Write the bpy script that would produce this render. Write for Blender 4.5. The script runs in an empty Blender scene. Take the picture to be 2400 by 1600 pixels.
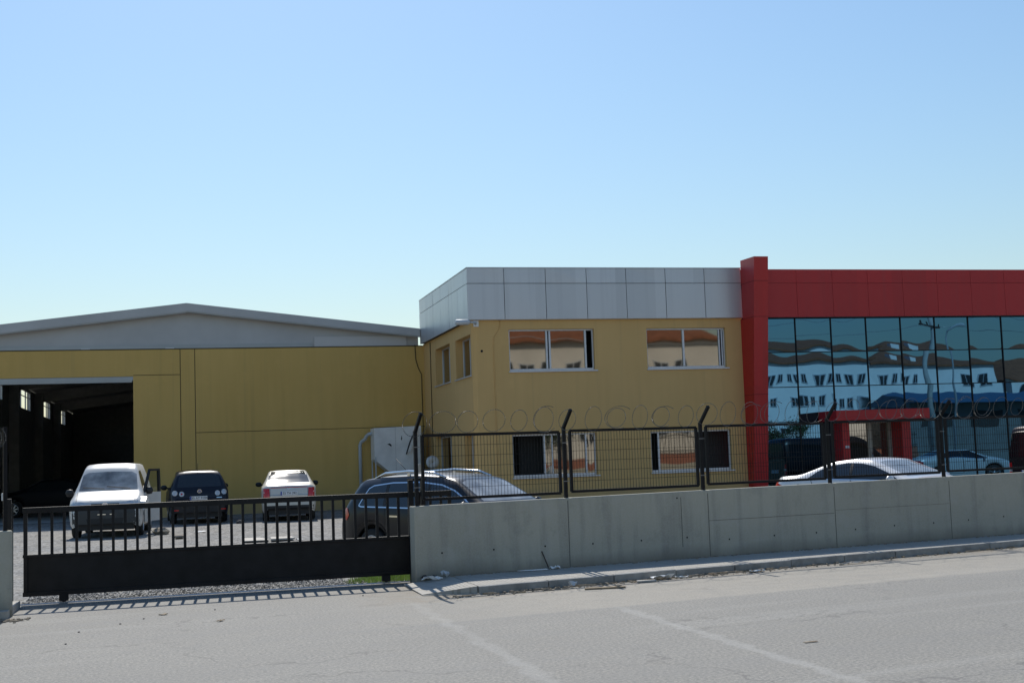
import bpy, bmesh, math, random
from mathutils import Vector, Matrix
from mathutils.bvhtree import BVHTree
random.seed(11)
S = bpy.context.scene
COL = S.collection
rad = math.radians

# ------------------------------------------------------------ camera
YAW, PITCH, ROLL, FPX, EYE = 0.251462, 0.088771, -0.035155, 3082.43, 1.72
def make_camera():
    cy, sy, cp, sp = math.cos(YAW), math.sin(YAW), math.cos(PITCH), math.sin(PITCH)
    f = Vector((sy * cp, cy * cp, sp)); r = Vector((cy, -sy, 0)); u = r.cross(f)
    cr, sr = math.cos(ROLL), math.sin(ROLL)
    r2 = cr * r + sr * u; u2 = cr * u - sr * r
    cam = bpy.data.cameras.new('camera'); o = bpy.data.objects.new('camera', cam); COL.objects.link(o)
    m = Matrix((r2, u2, -f)).transposed().to_4x4(); m.translation = (0, 0, EYE)
    o.matrix_world = m
    cam.sensor_width = 36; cam.lens = FPX / 2400 * 36; cam.sensor_fit = 'HORIZONTAL'
    cam.clip_start = 0.1; cam.clip_end = 3000
    S.camera = o
make_camera()

# ------------------------------------------------------------ sky, sun, exposure
SUN_EL, SUN_AZ = 45.0, 2.5          # azimuth measured from +Y towards +X
w = bpy.data.worlds.new('World'); S.world = w; w.use_nodes = True
nt = w.node_tree; nt.nodes.clear()
sky = nt.nodes.new('ShaderNodeTexSky'); sky.sky_type = 'NISHITA'; sky.sun_disc = False
sky.sun_elevation = rad(SUN_EL); sky.sun_rotation = rad(SUN_AZ)
sky.altitude = 50; sky.air_density = 1.65; sky.dust_density = 0.55; sky.ozone_density = 8.0
bg = nt.nodes.new('ShaderNodeBackground'); bg.inputs[1].default_value = 0.112
wo = nt.nodes.new('ShaderNodeOutputWorld')
nt.links.new(sky.outputs[0], bg.inputs[0]); nt.links.new(bg.outputs[0], wo.inputs[0])
sl = bpy.data.lights.new('sun', 'SUN'); sl.energy = 4.9; sl.angle = rad(0.5); sl.color = (1.0, 0.95, 0.87)
so = bpy.data.objects.new('sun', sl); COL.objects.link(so)
sd = Vector((math.sin(rad(SUN_AZ)) * math.cos(rad(SUN_EL)), math.cos(rad(SUN_AZ)) * math.cos(rad(SUN_EL)), math.sin(rad(SUN_EL))))
so.rotation_euler = (-sd).to_track_quat('-Z', 'Y').to_euler(); so.location = sd * 60
S.view_settings.view_transform = 'Standard'; S.view_settings.look = 'None'
S.view_settings.gamma = 1.0; S.view_settings.use_curve_mapping = False
S.view_settings.exposure = 0.0

# ------------------------------------------------------------ materials
def nd(nt, t, **kw):
    n = nt.nodes.new(t)
    for k, v in kw.items():
        if k.startswith('i_'): n.inputs[k[2:].replace('_', ' ')].default_value = v
        else: setattr(n, k, v)
    return n
def mixc(nt, fac, a, b, blend='MIX'):
    m = nt.nodes.new('ShaderNodeMix'); m.data_type = 'RGBA'; m.blend_type = blend
    for s, v in ((m.inputs[0], fac), (m.inputs[6], a), (m.inputs[7], b)):
        if isinstance(v, bpy.types.NodeSocket): nt.links.new(v, s)
        elif isinstance(v, tuple): s.default_value = v if len(v) == 4 else (*v, 1)
        else: s.default_value = v
    return m.outputs[2]
def ramp(nt, sock, a, b, lo=0.0, hi=1.0):
    m = nd(nt, 'ShaderNodeMapRange'); m.inputs[1].default_value = a; m.inputs[2].default_value = b
    m.inputs[3].default_value = lo; m.inputs[4].default_value = hi; nt.links.new(sock, m.inputs[0]); return m.outputs[0]
def mth(nt, op, a, b=None, c=None):
    m = nd(nt, 'ShaderNodeMath', operation=op)
    for i, v in enumerate((a, b, c)):
        if v is None: continue
        if isinstance(v, bpy.types.NodeSocket): nt.links.new(v, m.inputs[i])
        else: m.inputs[i].default_value = v
    return m.outputs[0]
def noise(nt, vec, scale, detail=4, rough=0.55, dist=0.0):
    n = nd(nt, 'ShaderNodeTexNoise'); n.inputs['Scale'].default_value = scale; n.inputs['Detail'].default_value = detail
    n.inputs['Roughness'].default_value = rough; n.inputs['Distortion'].default_value = dist
    nt.links.new(vec, n.inputs['Vector']); return n.outputs['Fac']
def newmat(name):
    m = bpy.data.materials.new(name); m.use_nodes = True
    nt = m.node_tree; b = nt.nodes['Principled BSDF']
    pos = nd(nt, 'ShaderNodeNewGeometry').outputs['Position']
    return m, nt, b, pos
def bump(nt, b, h, strength, dist):
    n = nd(nt, 'ShaderNodeBump'); n.inputs['Strength'].default_value = strength; n.inputs['Distance'].default_value = dist
    nt.links.new(h, n.inputs['Height']); nt.links.new(n.outputs[0], b.inputs['Normal'])
def stretch(nt, vec, s):
    m = nd(nt, 'ShaderNodeMapping'); m.inputs['Scale'].default_value = s; nt.links.new(vec, m.inputs['Vector']); return m.outputs[0]
def plain(name, c, rough=0.5, metal=0.0, var=0.12, scale=3.0, bumps=0.0, bscale=40.0, spec=0.5, coat=0.0):
    m, nt, b, pos = newmat(name)
    if var:
        n = noise(nt, pos, scale)
        f = ramp(nt, n, 0.3, 0.7)
        nt.links.new(mixc(nt, f, tuple(x * (1 - var) for x in c), tuple(min(1, x * (1 + var)) for x in c)), b.inputs['Base Color'])
    else: b.inputs['Base Color'].default_value = (*c, 1)
    b.inputs['Roughness'].default_value = rough; b.inputs['Metallic'].default_value = metal
    b.inputs['Specular IOR Level'].default_value = spec; b.inputs['Coat Weight'].default_value = coat
    b.inputs['Coat Roughness'].default_value = 0.03
    if bumps: bump(nt, b, noise(nt, pos, bscale, 5), bumps, 0.01)
    return m
M = {}
def stucco(name, c, c2, bstr=0.25):
    m, nt, b, pos = newmat(name)
    big = noise(nt, pos, 0.35, 5); streak = noise(nt, stretch(nt, pos, (3.0, 3.0, 0.25)), 1.2, 5)
    f = mth(nt, 'ADD', mth(nt, 'MULTIPLY', big, 0.55), mth(nt, 'MULTIPLY', streak, 0.45))
    col = mixc(nt, ramp(nt, f, 0.32, 0.68), c, c2)
    xyz = nd(nt, 'ShaderNodeSeparateXYZ'); nt.links.new(pos, xyz.inputs[0])
    runs = noise(nt, stretch(nt, pos, (7.0, 7.0, 0.12)), 1.0, 4, 0.6)
    dirty = tuple(x * k for x, k in zip(c, (0.62, 0.64, 0.78)))
    col = mixc(nt, mth(nt, 'MULTIPLY', ramp(nt, runs, 0.56, 0.72), ramp(nt, big, 0.3, 0.65, 0.08, 0.34)), col, dirty)      # rain runs
    patch = noise(nt, pos, 1.1, 6, 0.62)
    col = mixc(nt, ramp(nt, patch, 0.58, 0.66, 0, 0.16), col, tuple(min(1, x * 1.16) for x in c))                          # repainted spots
    base = ramp(nt, mth(nt, 'ADD', xyz.outputs[2], mth(nt, 'MULTIPLY', patch, -0.9)), 0.35, -0.25, 0, 0.55)
    col = mixc(nt, base, col, (0.30, 0.25, 0.17))                                                                            # mud splashed up from the yard
    fine = noise(nt, pos, 55, 3)
    col = mixc(nt, ramp(nt, fine, 0.3, 0.75, 0, 0.16), col, tuple(x * 0.6 for x in c))
    nt.links.new(col, b.inputs['Base Color']); b.inputs['Roughness'].default_value = 0.92; b.inputs['Specular IOR Level'].default_value = 0.2
    bump(nt, b, mth(nt, 'ADD', noise(nt, pos, 60, 4), mth(nt, 'MULTIPLY', patch, 2.0)), bstr, 0.01)
    return m
def panels(name, c, rough, metal, px, ox, pz, oz):
    m, nt, b, pos = newmat(name)
    xyz = nd(nt, 'ShaderNodeSeparateXYZ'); nt.links.new(pos, xyz.inputs[0])
    cx = mth(nt, 'FLOOR', mth(nt, 'DIVIDE', mth(nt, 'SUBTRACT', mth(nt, 'ADD', xyz.outputs[0], mth(nt, 'MULTIPLY', xyz.outputs[1], 0.01)), ox), px)); cz = mth(nt, 'FLOOR', mth(nt, 'DIVIDE', mth(nt, 'SUBTRACT', xyz.outputs[2], oz), pz))
    cb = nd(nt, 'ShaderNodeCombineXYZ'); nt.links.new(cx, cb.inputs[0]); nt.links.new(cz, cb.inputs[2])
    wn = nd(nt, 'ShaderNodeTexWhiteNoise'); nt.links.new(cb.outputs[0], wn.inputs['Vector'])
    runs = noise(nt, stretch(nt, pos, (5.0, 5.0, 0.2)), 1.0, 4, 0.6)
    col = mixc(nt, wn.outputs['Value'], tuple(x * 0.92 for x in c), tuple(min(1, x * 1.07) for x in c))
    col = mixc(nt, ramp(nt, runs, 0.5, 0.75, 0, 0.35), col, tuple(x * 0.7 + 0.03 for x in c))
    nt.links.new(col, b.inputs['Base Color']); b.inputs['Metallic'].default_value = metal
    rr_ = nd(nt, 'ShaderNodeMapRange'); nt.links.new(runs, rr_.inputs[0]); rr_.inputs[3].default_value = rough - 0.06; rr_.inputs[4].default_value = rough + 0.12; nt.links.new(rr_.outputs[0], b.inputs['Roughness'])
    bump(nt, b, noise(nt, pos, 0.8, 2), 0.12, 0.03)
    return m
M['yellow'] = stucco('yellow_render', (0.73, 0.475, 0.20), (0.66, 0.42, 0.17))
M['yellow_hall'] = stucco('yellow_hall_paint', (0.70, 0.46, 0.155), (0.62, 0.40, 0.125))
M['joint'] = plain('wall_joint', (0.10, 0.075, 0.03), 0.9)
M['gable'] = plain('gable_sheet', (0.50, 0.49, 0.475), 0.6, 0.0, 0.08, 0.8)
M['gable_light'] = plain('light_flashing', (0.60, 0.58, 0.56), 0.6, 0.0, 0.05, 0.8)
M['roofsheet'] = plain('roof_sheet', (0.42, 0.43, 0.42), 0.5, 0.2, 0.06, 1.2)
M['acp'] = panels('aluminium_panel', (0.53, 0.545, 0.56), 0.34, 0.4, 1.335, 8.70, 1.13, 6.05)
M['acp_dark'] = plain('panel_backing', (0.05, 0.05, 0.055), 0.8)
M['red'] = panels('red_panel', (0.49, 0.015, 0.016), 0.45, 0.0, 1.31, 18.65, 1.135, 6.045)
M['alu'] = plain('aluminium_frame', (0.55, 0.57, 0.60), 0.35, 0.3, 0.05)
M['black'] = plain('black_paint', (0.014, 0.014, 0.015), 0.5, 0.0, 0.3, 4, spec=0.2)
M['darkmetal'] = plain('dark_fence_paint', (0.008, 0.008, 0.009), 0.5, 0.0, 0.25, 5, spec=0.2)
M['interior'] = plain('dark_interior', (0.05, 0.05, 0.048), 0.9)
M['hallin'] = plain('hall_interior', (0.42, 0.42, 0.40), 0.9)
M['chrome_dull'] = plain('dull_steel', (0.22, 0.22, 0.22), 0.5, 0.6, 0.1)
M['wire'] = plain('galvanised_wire', (0.42, 0.43, 0.43), 0.45, 0.6, 0.1)
M['razor'] = plain('razor_tape', (0.15, 0.15, 0.145), 0.45, 0.5, 0.3)
M['white'] = plain('white_paint', (0.75, 0.75, 0.73), 0.45, 0.0, 0.06, 2)
M['hopper'] = plain('dented_white_sheet', (0.80, 0.785, 0.76), 0.5, 0.0, 0.14, 1.6, 0.15, 6)
M['pvc'] = plain('grey_pvc', (0.50, 0.53, 0.55), 0.5, 0.0, 0.06)
M['rubber'] = plain('tyre_rubber', (0.018, 0.018, 0.018), 0.8)
M['plasticblack'] = plain('black_plastic', (0.015, 0.015, 0.016), 0.55)
M['rim'] = plain('alloy_rim', (0.5, 0.5, 0.52), 0.3, 0.8, 0.05)
M['chrome'] = plain('chrome_trim', (0.75, 0.76, 0.78), 0.12, 1.0, 0.0)
M['glass'] = plain('car_glass', (0.012, 0.015, 0.017), 0.04, 0.0, 0.0, spec=0.9)
m, nt, b, pos = newmat('clear_side_glass'); M['clearglass'] = m
tr = nd(nt, 'ShaderNodeBsdfTransparent'); tr.inputs[0].default_value = (0.7, 0.75, 0.74, 1); gl = nd(nt, 'ShaderNodeBsdfGlossy'); gl.inputs['Roughness'].default_value = 0.03
mx_ = nd(nt, 'ShaderNodeMixShader'); mx_.inputs[0].default_value = 0.08; nt.links.new(tr.outputs[0], mx_.inputs[1]); nt.links.new(gl.outputs[0], mx_.inputs[2])
nt.links.new(mx_.outputs[0], [n for n in nt.nodes if n.type == 'OUTPUT_MATERIAL'][0].inputs[0])
M['redlens'] = plain('red_lens', (0.55, 0.012, 0.015), 0.15, 0.0, 0.1, 20, coat=0.6)
M['clearlens'] = plain('clear_lens', (0.55, 0.57, 0.58), 0.12, 0.3, 0.1, 20, coat=0.6)
M['plate'] = plain('number_plate_white', (0.78, 0.79, 0.80), 0.4, 0.0, 0.0)
M['plateblue'] = plain('number_plate_blue', (0.02, 0.06, 0.35), 0.4, 0.0, 0.0)
M['ink'] = plain('plate_ink', (0.015, 0.015, 0.018), 0.5, 0.0, 0.0)
M['paint_white'] = plain('white_car_paint', (0.64, 0.61, 0.54), 0.35, 0.0, 0.03, 2, coat=0.5)
M['paint_van'] = plain('white_van_paint', (0.58, 0.575, 0.55), 0.4, 0.0, 0.06, 2, coat=0.3)
M['paint_navy'] = plain('dark_blue_car_paint', (0.011, 0.014, 0.024), 0.35, 0.1, 0.05, 2, spec=0.3, coat=0.15)
M['paint_black'] = plain('black_car_paint', (0.008, 0.008, 0.011), 0.3, 0.0, 0.05, 2, spec=0.35, coat=0.25)
M['paint_silver'] = plain('silver_car_paint', (0.66, 0.67, 0.68), 0.32, 0.12, 0.04, 2, coat=0.6)
M['terracotta'] = plain('terracotta_tiles', (0.25, 0.095, 0.045), 0.85, 0.0, 0.25, 2.0, 0.3, 8)
M['schoolwall'] = plain('white_facade', (0.86, 0.85, 0.82), 0.85, 0.0, 0.07, 0.5)
M['bluesheet'] = plain('blue_roof_sheet', (0.06, 0.13, 0.22), 0.5, 0.0, 0.08)
M['palewall'] = plain('pale_grey_wall', (0.20, 0.21, 0.205), 0.9, 0.0, 0.15, 0.6)
M['brickwall'] = plain('red_brown_wall', (0.30, 0.13, 0.09), 0.9, 0.0, 0.15, 0.6)
M['leaf'] = plain('tree_leaves', (0.05, 0.09, 0.03), 0.7, 0.0, 0.5, 6)
M['bark'] = plain('tree_bark', (0.10, 0.075, 0.05), 0.9)
M['polecon'] = plain('pole_concrete', (0.42, 0.42, 0.40), 0.9)
M['rock'] = plain('rubble_stone', (0.26, 0.22, 0.17), 0.95, 0.0, 0.25, 9, 0.6, 20)
M['slab'] = plain('pale_board', (0.44, 0.41, 0.36), 0.85, 0.0, 0.15, 6)
M['paper'] = plain('white_litter', (0.78, 0.78, 0.76), 0.7, 0.0, 0.05)
M['twig'] = plain('dry_wood', (0.30, 0.23, 0.15), 0.9, 0.0, 0.3, 9)
M['darkstone'] = plain('dark_pebble', (0.05, 0.05, 0.05), 0.9)
M['rust'] = plain('rusty_steel', (0.055, 0.035, 0.028), 0.8)
M['machine'] = plain('machine_grey_green', (0.20, 0.25, 0.26), 0.5, 0.0, 0.15, 4)

def mirror_glass(name, tint, rough=0.015, wob=0.0):
    m, nt, b, pos = newmat(name)
    b.inputs['Base Color'].default_value = (*tint, 1); b.inputs['Metallic'].default_value = 1.0
    b.inputs['Roughness'].default_value = rough
    if wob: bump(nt, b, noise(nt, pos, 0.9, 1, 0.3), wob, 0.03)
    return m
M['curtain'] = mirror_glass('blue_mirror_glass', (0.062, 0.152, 0.245), 0.01, 0.0)
M['winglass'] = mirror_glass('brown_window_glass', (0.22, 0.205, 0.18), 0.02, 0.0)

# concrete boundary wall
m, nt, b, pos = newmat('wall_concrete'); M['wallcon'] = m
big = noise(nt, pos, 0.7, 6); st = noise(nt, stretch(nt, pos, (4, 4, 0.35)), 1.5, 5); fine = noise(nt, pos, 45, 4)
col = mixc(nt, ramp(nt, big, 0.3, 0.7), (0.36, 0.345, 0.275), (0.435, 0.415, 0.33))
col = mixc(nt, ramp(nt, st, 0.48, 0.72, 0, 0.6), col, (0.235, 0.225, 0.19))
blot = noise(nt, pos, 2.6, 6, 0.65); col = mixc(nt, ramp(nt, blot, 0.52, 0.68, 0, 0.4), col, (0.45, 0.44, 0.39)); col = mixc(nt, ramp(nt, blot, 0.42, 0.3, 0, 0.35), col, (0.22, 0.215, 0.185))
col = mixc(nt, ramp(nt, fine, 0.35, 0.75, 0, 0.3), col, (0.50, 0.49, 0.45))
z = nd(nt, 'ShaderNodeSeparateXYZ'); nt.links.new(pos, z.inputs[0])
damp = mth(nt, 'MULTIPLY', ramp(nt, mth(nt, 'ADD', z.outputs[2], mth(nt, 'MULTIPLY', big, 0.3)), 0.46, 0.22), 0.7)
col = mixc(nt, damp, col, (0.17, 0.155, 0.125))
nt.links.new(col, b.inputs['Base Color']); b.inputs['Roughness'].default_value = 0.92
bump(nt, b, noise(nt, pos, 35, 6), 0.25, 0.008)

# asphalt with dust near the kerb and the two long joints that run away from the viewer
m, nt, b, pos = newmat('worn_asphalt'); M['road'] = m
xyz = nd(nt, 'ShaderNodeSeparateXYZ'); nt.links.new(pos, xyz.inputs[0]); X, Y = xyz.outputs[0], xyz.outputs[1]
n1 = noise(nt, pos, 0.5, 5); n2 = noise(nt, pos, 3.2, 6, 0.6); grain = noise(nt, pos, 75, 2, 0.6); grain2 = noise(nt, pos, 32, 4, 0.65)
col = mixc(nt, ramp(nt, n1, 0.3, 0.7), (0.262, 0.249, 0.217), (0.302, 0.288, 0.251))
col = mixc(nt, ramp(nt, n2, 0.4, 0.7, 0, 0.4), col, (0.235, 0.23, 0.217))
col = mixc(nt, ramp(nt, grain2, 0.40, 0.60, 0.1, 1.0), (0.15, 0.147, 0.139), col)
col = mixc(nt, ramp(nt, grain, 0.62, 0.72, 0, 0.7), col, (0.44, 0.435, 0.415))
col = mixc(nt, ramp(nt, grain, 0.40, 0.30, 0, 0.7), col, (0.12, 0.118, 0.113))
uu = mth(nt, 'ADD', X, mth(nt, 'MULTIPLY', Y, 0.2)); vv = mth(nt, 'SUBTRACT', Y, mth(nt, 'MULTIPLY', X, 0.2))
cbu = nd(nt, 'ShaderNodeCombineXYZ'); nt.links.new(mth(nt, 'MULTIPLY', uu, 0.10), cbu.inputs[0]); nt.links.new(mth(nt, 'MULTIPLY', vv, 1.5), cbu.inputs[1])
tracks = noise(nt, cbu.outputs[0], 1.0, 4, 0.55)
col = mixc(nt, ramp(nt, tracks, 0.50, 0.68, 0, 0.30), col, (0.205, 0.202, 0.192)); col = mixc(nt, ramp(nt, tracks, 0.46, 0.32, 0, 0.25), col, (0.35, 0.345, 0.325))
vc = nd(nt, 'ShaderNodeTexVoronoi', feature='DISTANCE_TO_EDGE'); vc.inputs['Scale'].default_value = 0.42
wv = nd(nt, 'ShaderNodeVectorMath', operation='ADD'); nzc = nd(nt, 'ShaderNodeTexNoise'); nzc.inputs['Scale'].default_value = 2.2; nzc.inputs['Detail'].default_value = 5; nt.links.new(pos, nzc.inputs['Vector'])
nt.links.new(pos, wv.inputs[0]); nt.links.new(nzc.outputs['Color'], wv.inputs[1]); nt.links.new(wv.outputs[0], vc.inputs['Vector'])
crack = mth(nt, 'MULTIPLY', ramp(nt, vc.outputs['Distance'], 0.011, 0.004), ramp(nt, n1, 0.46, 0.58))
col = mixc(nt, mth(nt, 'MULTIPLY', crack, 0.55), col, (0.11, 0.105, 0.10))
oil = noise(nt, pos, 0.9, 3, 0.5); col = mixc(nt, ramp(nt, oil, 0.66, 0.74, 0, 0.35), col, (0.17, 0.167, 0.16))
wob = mth(nt, 'MULTIPLY', mth(nt, 'SUBTRACT', n2, 0.5), 0.35)
def band(x0, wd, y1):
    d = mth(nt, 'ABSOLUTE', mth(nt, 'SUBTRACT', mth(nt, 'ADD', X, wob), x0))
    return mth(nt, 'MULTIPLY', ramp(nt, d, wd, wd * 0.35), ramp(nt, Y, y1, y1 - 0.5))
for x0, wd, y1 in ((2.78, 0.10, 16.5), (4.84, 0.10, 14.6)):
    col = mixc(nt, mth(nt, 'MULTIPLY', mth(nt, 'MULTIPLY', band(x0, wd, y1), ramp(nt, n1, 0.3, 0.6, 0.35, 1.0)), 0.42), col, (0.36, 0.355, 0.335))
# dust: below the kerb, past the patch edge
dk = mth(nt, 'SUBTRACT', mth(nt, 'ADD', mth(nt, 'MULTIPLY', X, 0.2), 13.52), mth(nt, 'ADD', Y, mth(nt, 'MULTIPLY', wob, 0.6)))
dust = mth(nt, 'MULTIPLY', ramp(nt, dk, 0.08, -0.05), ramp(nt, n2, 0.25, 0.65, 0.35, 0.9))
dust = mth(nt, 'MULTIPLY', dust, ramp(nt, X, 1.5, 4.5, 0.03, 1.0))

col = mixc(nt, mth(nt, 'MULTIPLY', dust, 0.55), col, (0.37, 0.335, 0.275))
near = mth(nt, 'SUBTRACT', mth(nt, 'ADD', mth(nt, 'MULTIPLY', X, 0.238), 15.62), Y)
dirt = mth(nt, 'MULTIPLY', ramp(nt, near, 0.35, 0.0), mth(nt, 'MULTIPLY', ramp(nt, n2, 0.35, 0.6), ramp(nt, X, 2.0, 3.4)))
col = mixc(nt, mth(nt, 'MULTIPLY', dirt, 0.8), col, (0.22, 0.18, 0.13))
nt.links.new(col, b.inputs['Base Color']); b.inputs['Roughness'].default_value = 0.85; b.inputs['Specular IOR Level'].default_value = 0.35
bump(nt, b, mth(nt, 'ADD', grain, mth(nt, 'MULTIPLY', grain2, 1.2)), 0.5, 0.012)

# gravel
m, nt, b, pos = newmat('grey_gravel'); M['gravel'] = m
vo = nd(nt, 'ShaderNodeTexVoronoi'); vo.inputs['Scale'].default_value = 17; nt.links.new(pos, vo.inputs['Vector'])
sepc = nd(nt, 'ShaderNodeSeparateColor'); nt.links.new(vo.outputs['Color'], sepc.inputs[0])
col = mixc(nt, sepc.outputs[0], (0.10, 0.098, 0.093), (0.38, 0.375, 0.36))
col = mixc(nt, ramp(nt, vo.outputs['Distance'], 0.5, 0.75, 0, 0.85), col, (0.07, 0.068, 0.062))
n1 = noise(nt, pos, 0.8, 5); n5 = noise(nt, pos, 5.0, 5, 0.7)
col = mixc(nt, ramp(nt, n5, 0.52, 0.62, 0, 0.7), col, (0.12, 0.117, 0.11)); col = mixc(nt, ramp(nt, n5, 0.44, 0.36, 0, 0.5), col, (0.42, 0.41, 0.39))
col = mixc(nt, ramp(nt, n1, 0.45, 0.7, 0, 0.45), col, (0.34, 0.31, 0.26))
nt.links.new(col, b.inputs['Base Color']); b.inputs['Roughness'].default_value = 0.95
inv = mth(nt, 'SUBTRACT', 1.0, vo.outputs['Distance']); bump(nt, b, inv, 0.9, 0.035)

# tiled pavement
m, nt, b, pos = newmat('pavement_tiles'); M['pave'] = m
rot = nd(nt, 'ShaderNodeMapping'); rot.inputs['Rotation'].default_value = (0, 0, -0.205); nt.links.new(pos, rot.inputs['Vector'])
br = nd(nt, 'ShaderNodeTexBrick'); br.offset = 0.0; br.inputs['Scale'].default_value = 1.0
br.inputs['Brick Width'].default_value = 0.2; br.inputs['Row Height'].default_value = 0.2; br.inputs['Mortar Size'].default_value = 0.012
br.inputs['Color1'].default_value = (0.43, 0.41, 0.37, 1); br.inputs['Color2'].default_value = (0.38, 0.365, 0.33, 1); br.inputs['Mortar'].default_value = (0.27, 0.25, 0.21, 1)
nt.links.new(rot.outputs[0], br.inputs['Vector'])
n1 = noise(nt, pos, 1.6, 6); n2 = noise(nt, pos, 30, 4)
col = mixc(nt, ramp(nt, n1, 0.4, 0.7, 0, 0.8), br.outputs['Color'], (0.40, 0.375, 0.325))
col = mixc(nt, ramp(nt, n2, 0.45, 0.75, 0, 0.4), col, (0.27, 0.25, 0.21))
nt.links.new(col, b.inputs['Base Color']); b.inputs['Roughness'].default_value = 0.9
bump(nt, b, n2, 0.3, 0.006)
M['kerb'] = plain('kerb_concrete', (0.30, 0.295, 0.275), 0.92, 0, 0.25, 5, 0.5, 30)
M['earth'] = plain('dry_earth', (0.24, 0.21, 0.16), 0.95, 0, 0.2, 0.4, 0.4, 4)
M['grass'] = plain('green_grass', (0.30, 0.42, 0.10), 0.7, 0, 0.4, 8)

# ------------------------------------------------------------ mesh helpers
class MB:
    def __init__(s): s.v = []; s.f = []; s.mi = []; s.sm = []
    def add(s, vs, fs, mi=0, smooth=False):
        o = len(s.v); s.v += [tuple(p) for p in vs]
        for f in fs: s.f.append([i + o for i in f]); s.mi.append(mi); s.sm.append(smooth)
    def quad(s, a, b, c, d, mi=0): s.add([a, b, c, d], [(0, 1, 2, 3)], mi)
    def box(s, x0, x1, y0, y1, z0, z1, mi=0):
        s.add([(x0, y0, z0), (x1, y0, z0), (x1, y1, z0), (x0, y1, z0), (x0, y0, z1), (x1, y0, z1), (x1, y1, z1), (x0, y1, z1)],
              [(0, 3, 2, 1), (4, 5, 6, 7), (0, 1, 5, 4), (1, 2, 6, 5), (2, 3, 7, 6), (3, 0, 4, 7)], mi)
    def obox(s, c, ax, ay, az, mi=0):      # centre and three half-axis vectors
        c, ax, ay, az = map(Vector, (c, ax, ay, az)); vs = []
        for k in (-1, 1):
            for i, j in ((-1, -1), (1, -1), (1, 1), (-1, 1)): vs.append(c + ax * i + ay * j + az * k)
        s.add(vs, [(0, 3, 2, 1), (4, 5, 6, 7), (0, 1, 5, 4), (1, 2, 6, 5), (2, 3, 7, 6), (3, 0, 4, 7)], mi)
    def prism(s, pts, vec, mi=0):          # planar polygon extruded by vec
        n = len(pts); vec = Vector(vec); a = [Vector(p) for p in pts]
        s.add(a + [p + vec for p in a], [tuple(range(n))[::-1], tuple(range(n, 2 * n))] + [(i, (i + 1) % n, n + (i + 1) % n, n + i) for i in range(n)], mi)
    def bar(s, a, b, wx, wy=None, mi=0, up=(0, 0, 1)):
        a, b = Vector(a), Vector(b); d = (b - a); l = d.length; d.normalize()
        u = Vector(up)
        if abs(d.dot(u)) > 0.98: u = Vector((0, 1, 0))
        x = d.cross(u).normalized(); y = x.cross(d).normalized()
        s.obox((a + b) / 2, x * (wx / 2), y * ((wy or wx) / 2), d * (l / 2), mi)
    def tube(s, pts, r, n=8, mi=0, smooth=True, cap=True):
        P = [Vector(p) for p in pts]; vs = []; fs = []; prev = None
        for i, p in enumerate(P):
            d = (P[min(i + 1, len(P) - 1)] - P[max(i - 1, 0)]).normalized()
            if prev is None: prev = d.orthogonal().normalized()
            x = (prev - d * prev.dot(d)).normalized(); prev = x; y = d.cross(x)
            rr = r[i] if isinstance(r, (list, tuple)) else r
            for k in range(n):
                a = 2 * math.pi * k / n; vs.append(p + x * math.cos(a) * rr + y * math.sin(a) * rr)
        for i in range(len(P) - 1):
            for k in range(n): fs.append((i * n + k, i * n + (k + 1) % n, (i + 1) * n + (k + 1) % n, (i + 1) * n + k))
        if cap: fs += [tuple(range(n))[::-1], tuple(range((len(P) - 1) * n, len(P) * n))]
        s.add(vs, fs, mi, smooth)
    def lathe(s, prof, c, axis='y', n=24, mi=0, smooth=True):  # prof: (along axis, radius)
        vs = []; fs = []; c = Vector(c)
        for t, r in prof:
            for k in range(n):
                a = 2 * math.pi * k / n; p, q = r * math.cos(a), r * math.sin(a)
                vs.append(c + Vector({'y': (p, t, q), 'x': (t, p, q), 'z': (p, q, t)}[axis]))
        for i in range(len(prof) - 1):
            for k in range(n): fs.append((i * n + k, i * n + (k + 1) % n, (i + 1) * n + (k + 1) % n, (i + 1) * n + k))
        s.add(vs, fs, mi, smooth)
    def build(s, name, mats, parent=None, world=True, bevel=0.0):
        if not isinstance(mats, (list, tuple)): mats = [mats]
        off = Vector()
        if parent is not None and world:
            p = parent
            while p is not None: off += p.location; p = p.parent
        me = bpy.data.meshes.new(name)
        me.from_pydata([tuple(Vector(v) - off) for v in s.v], [], s.f)
        for mm in mats: me.materials.append(mm)
        for p, i, q in zip(me.polygons, s.mi, s.sm): p.material_index = i; p.use_smooth = q
        me.update()
        o = bpy.data.objects.new(name, me); COL.objects.link(o)
        if parent is not None: o.parent = parent
        if bevel:
            b = o.modifiers.new('bevel', 'BEVEL'); b.width = bevel; b.segments = 2; b.limit_method = 'ANGLE'
        return o
def tag(o, label=None, cat=None, group=None, kind=None):
    if label: o['label'] = label
    if cat: o['category'] = cat
    if group: o['group'] = group
    if kind: o['kind'] = kind
    return o
def thing(name, label, cat, loc=(0, 0, 0), rz=0.0, group=None):
    o = bpy.data.objects.new(name, None); COL.objects.link(o); o.location = loc; o.rotation_euler = (0, 0, rz)
    return tag(o, label, cat, group)
def copy_tree(o, parent=None):
    c = o.copy(); COL.objects.link(c)
    if parent is not None: c.parent = parent
    for ch in o.children: copy_tree(ch, c)
    return c
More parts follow.
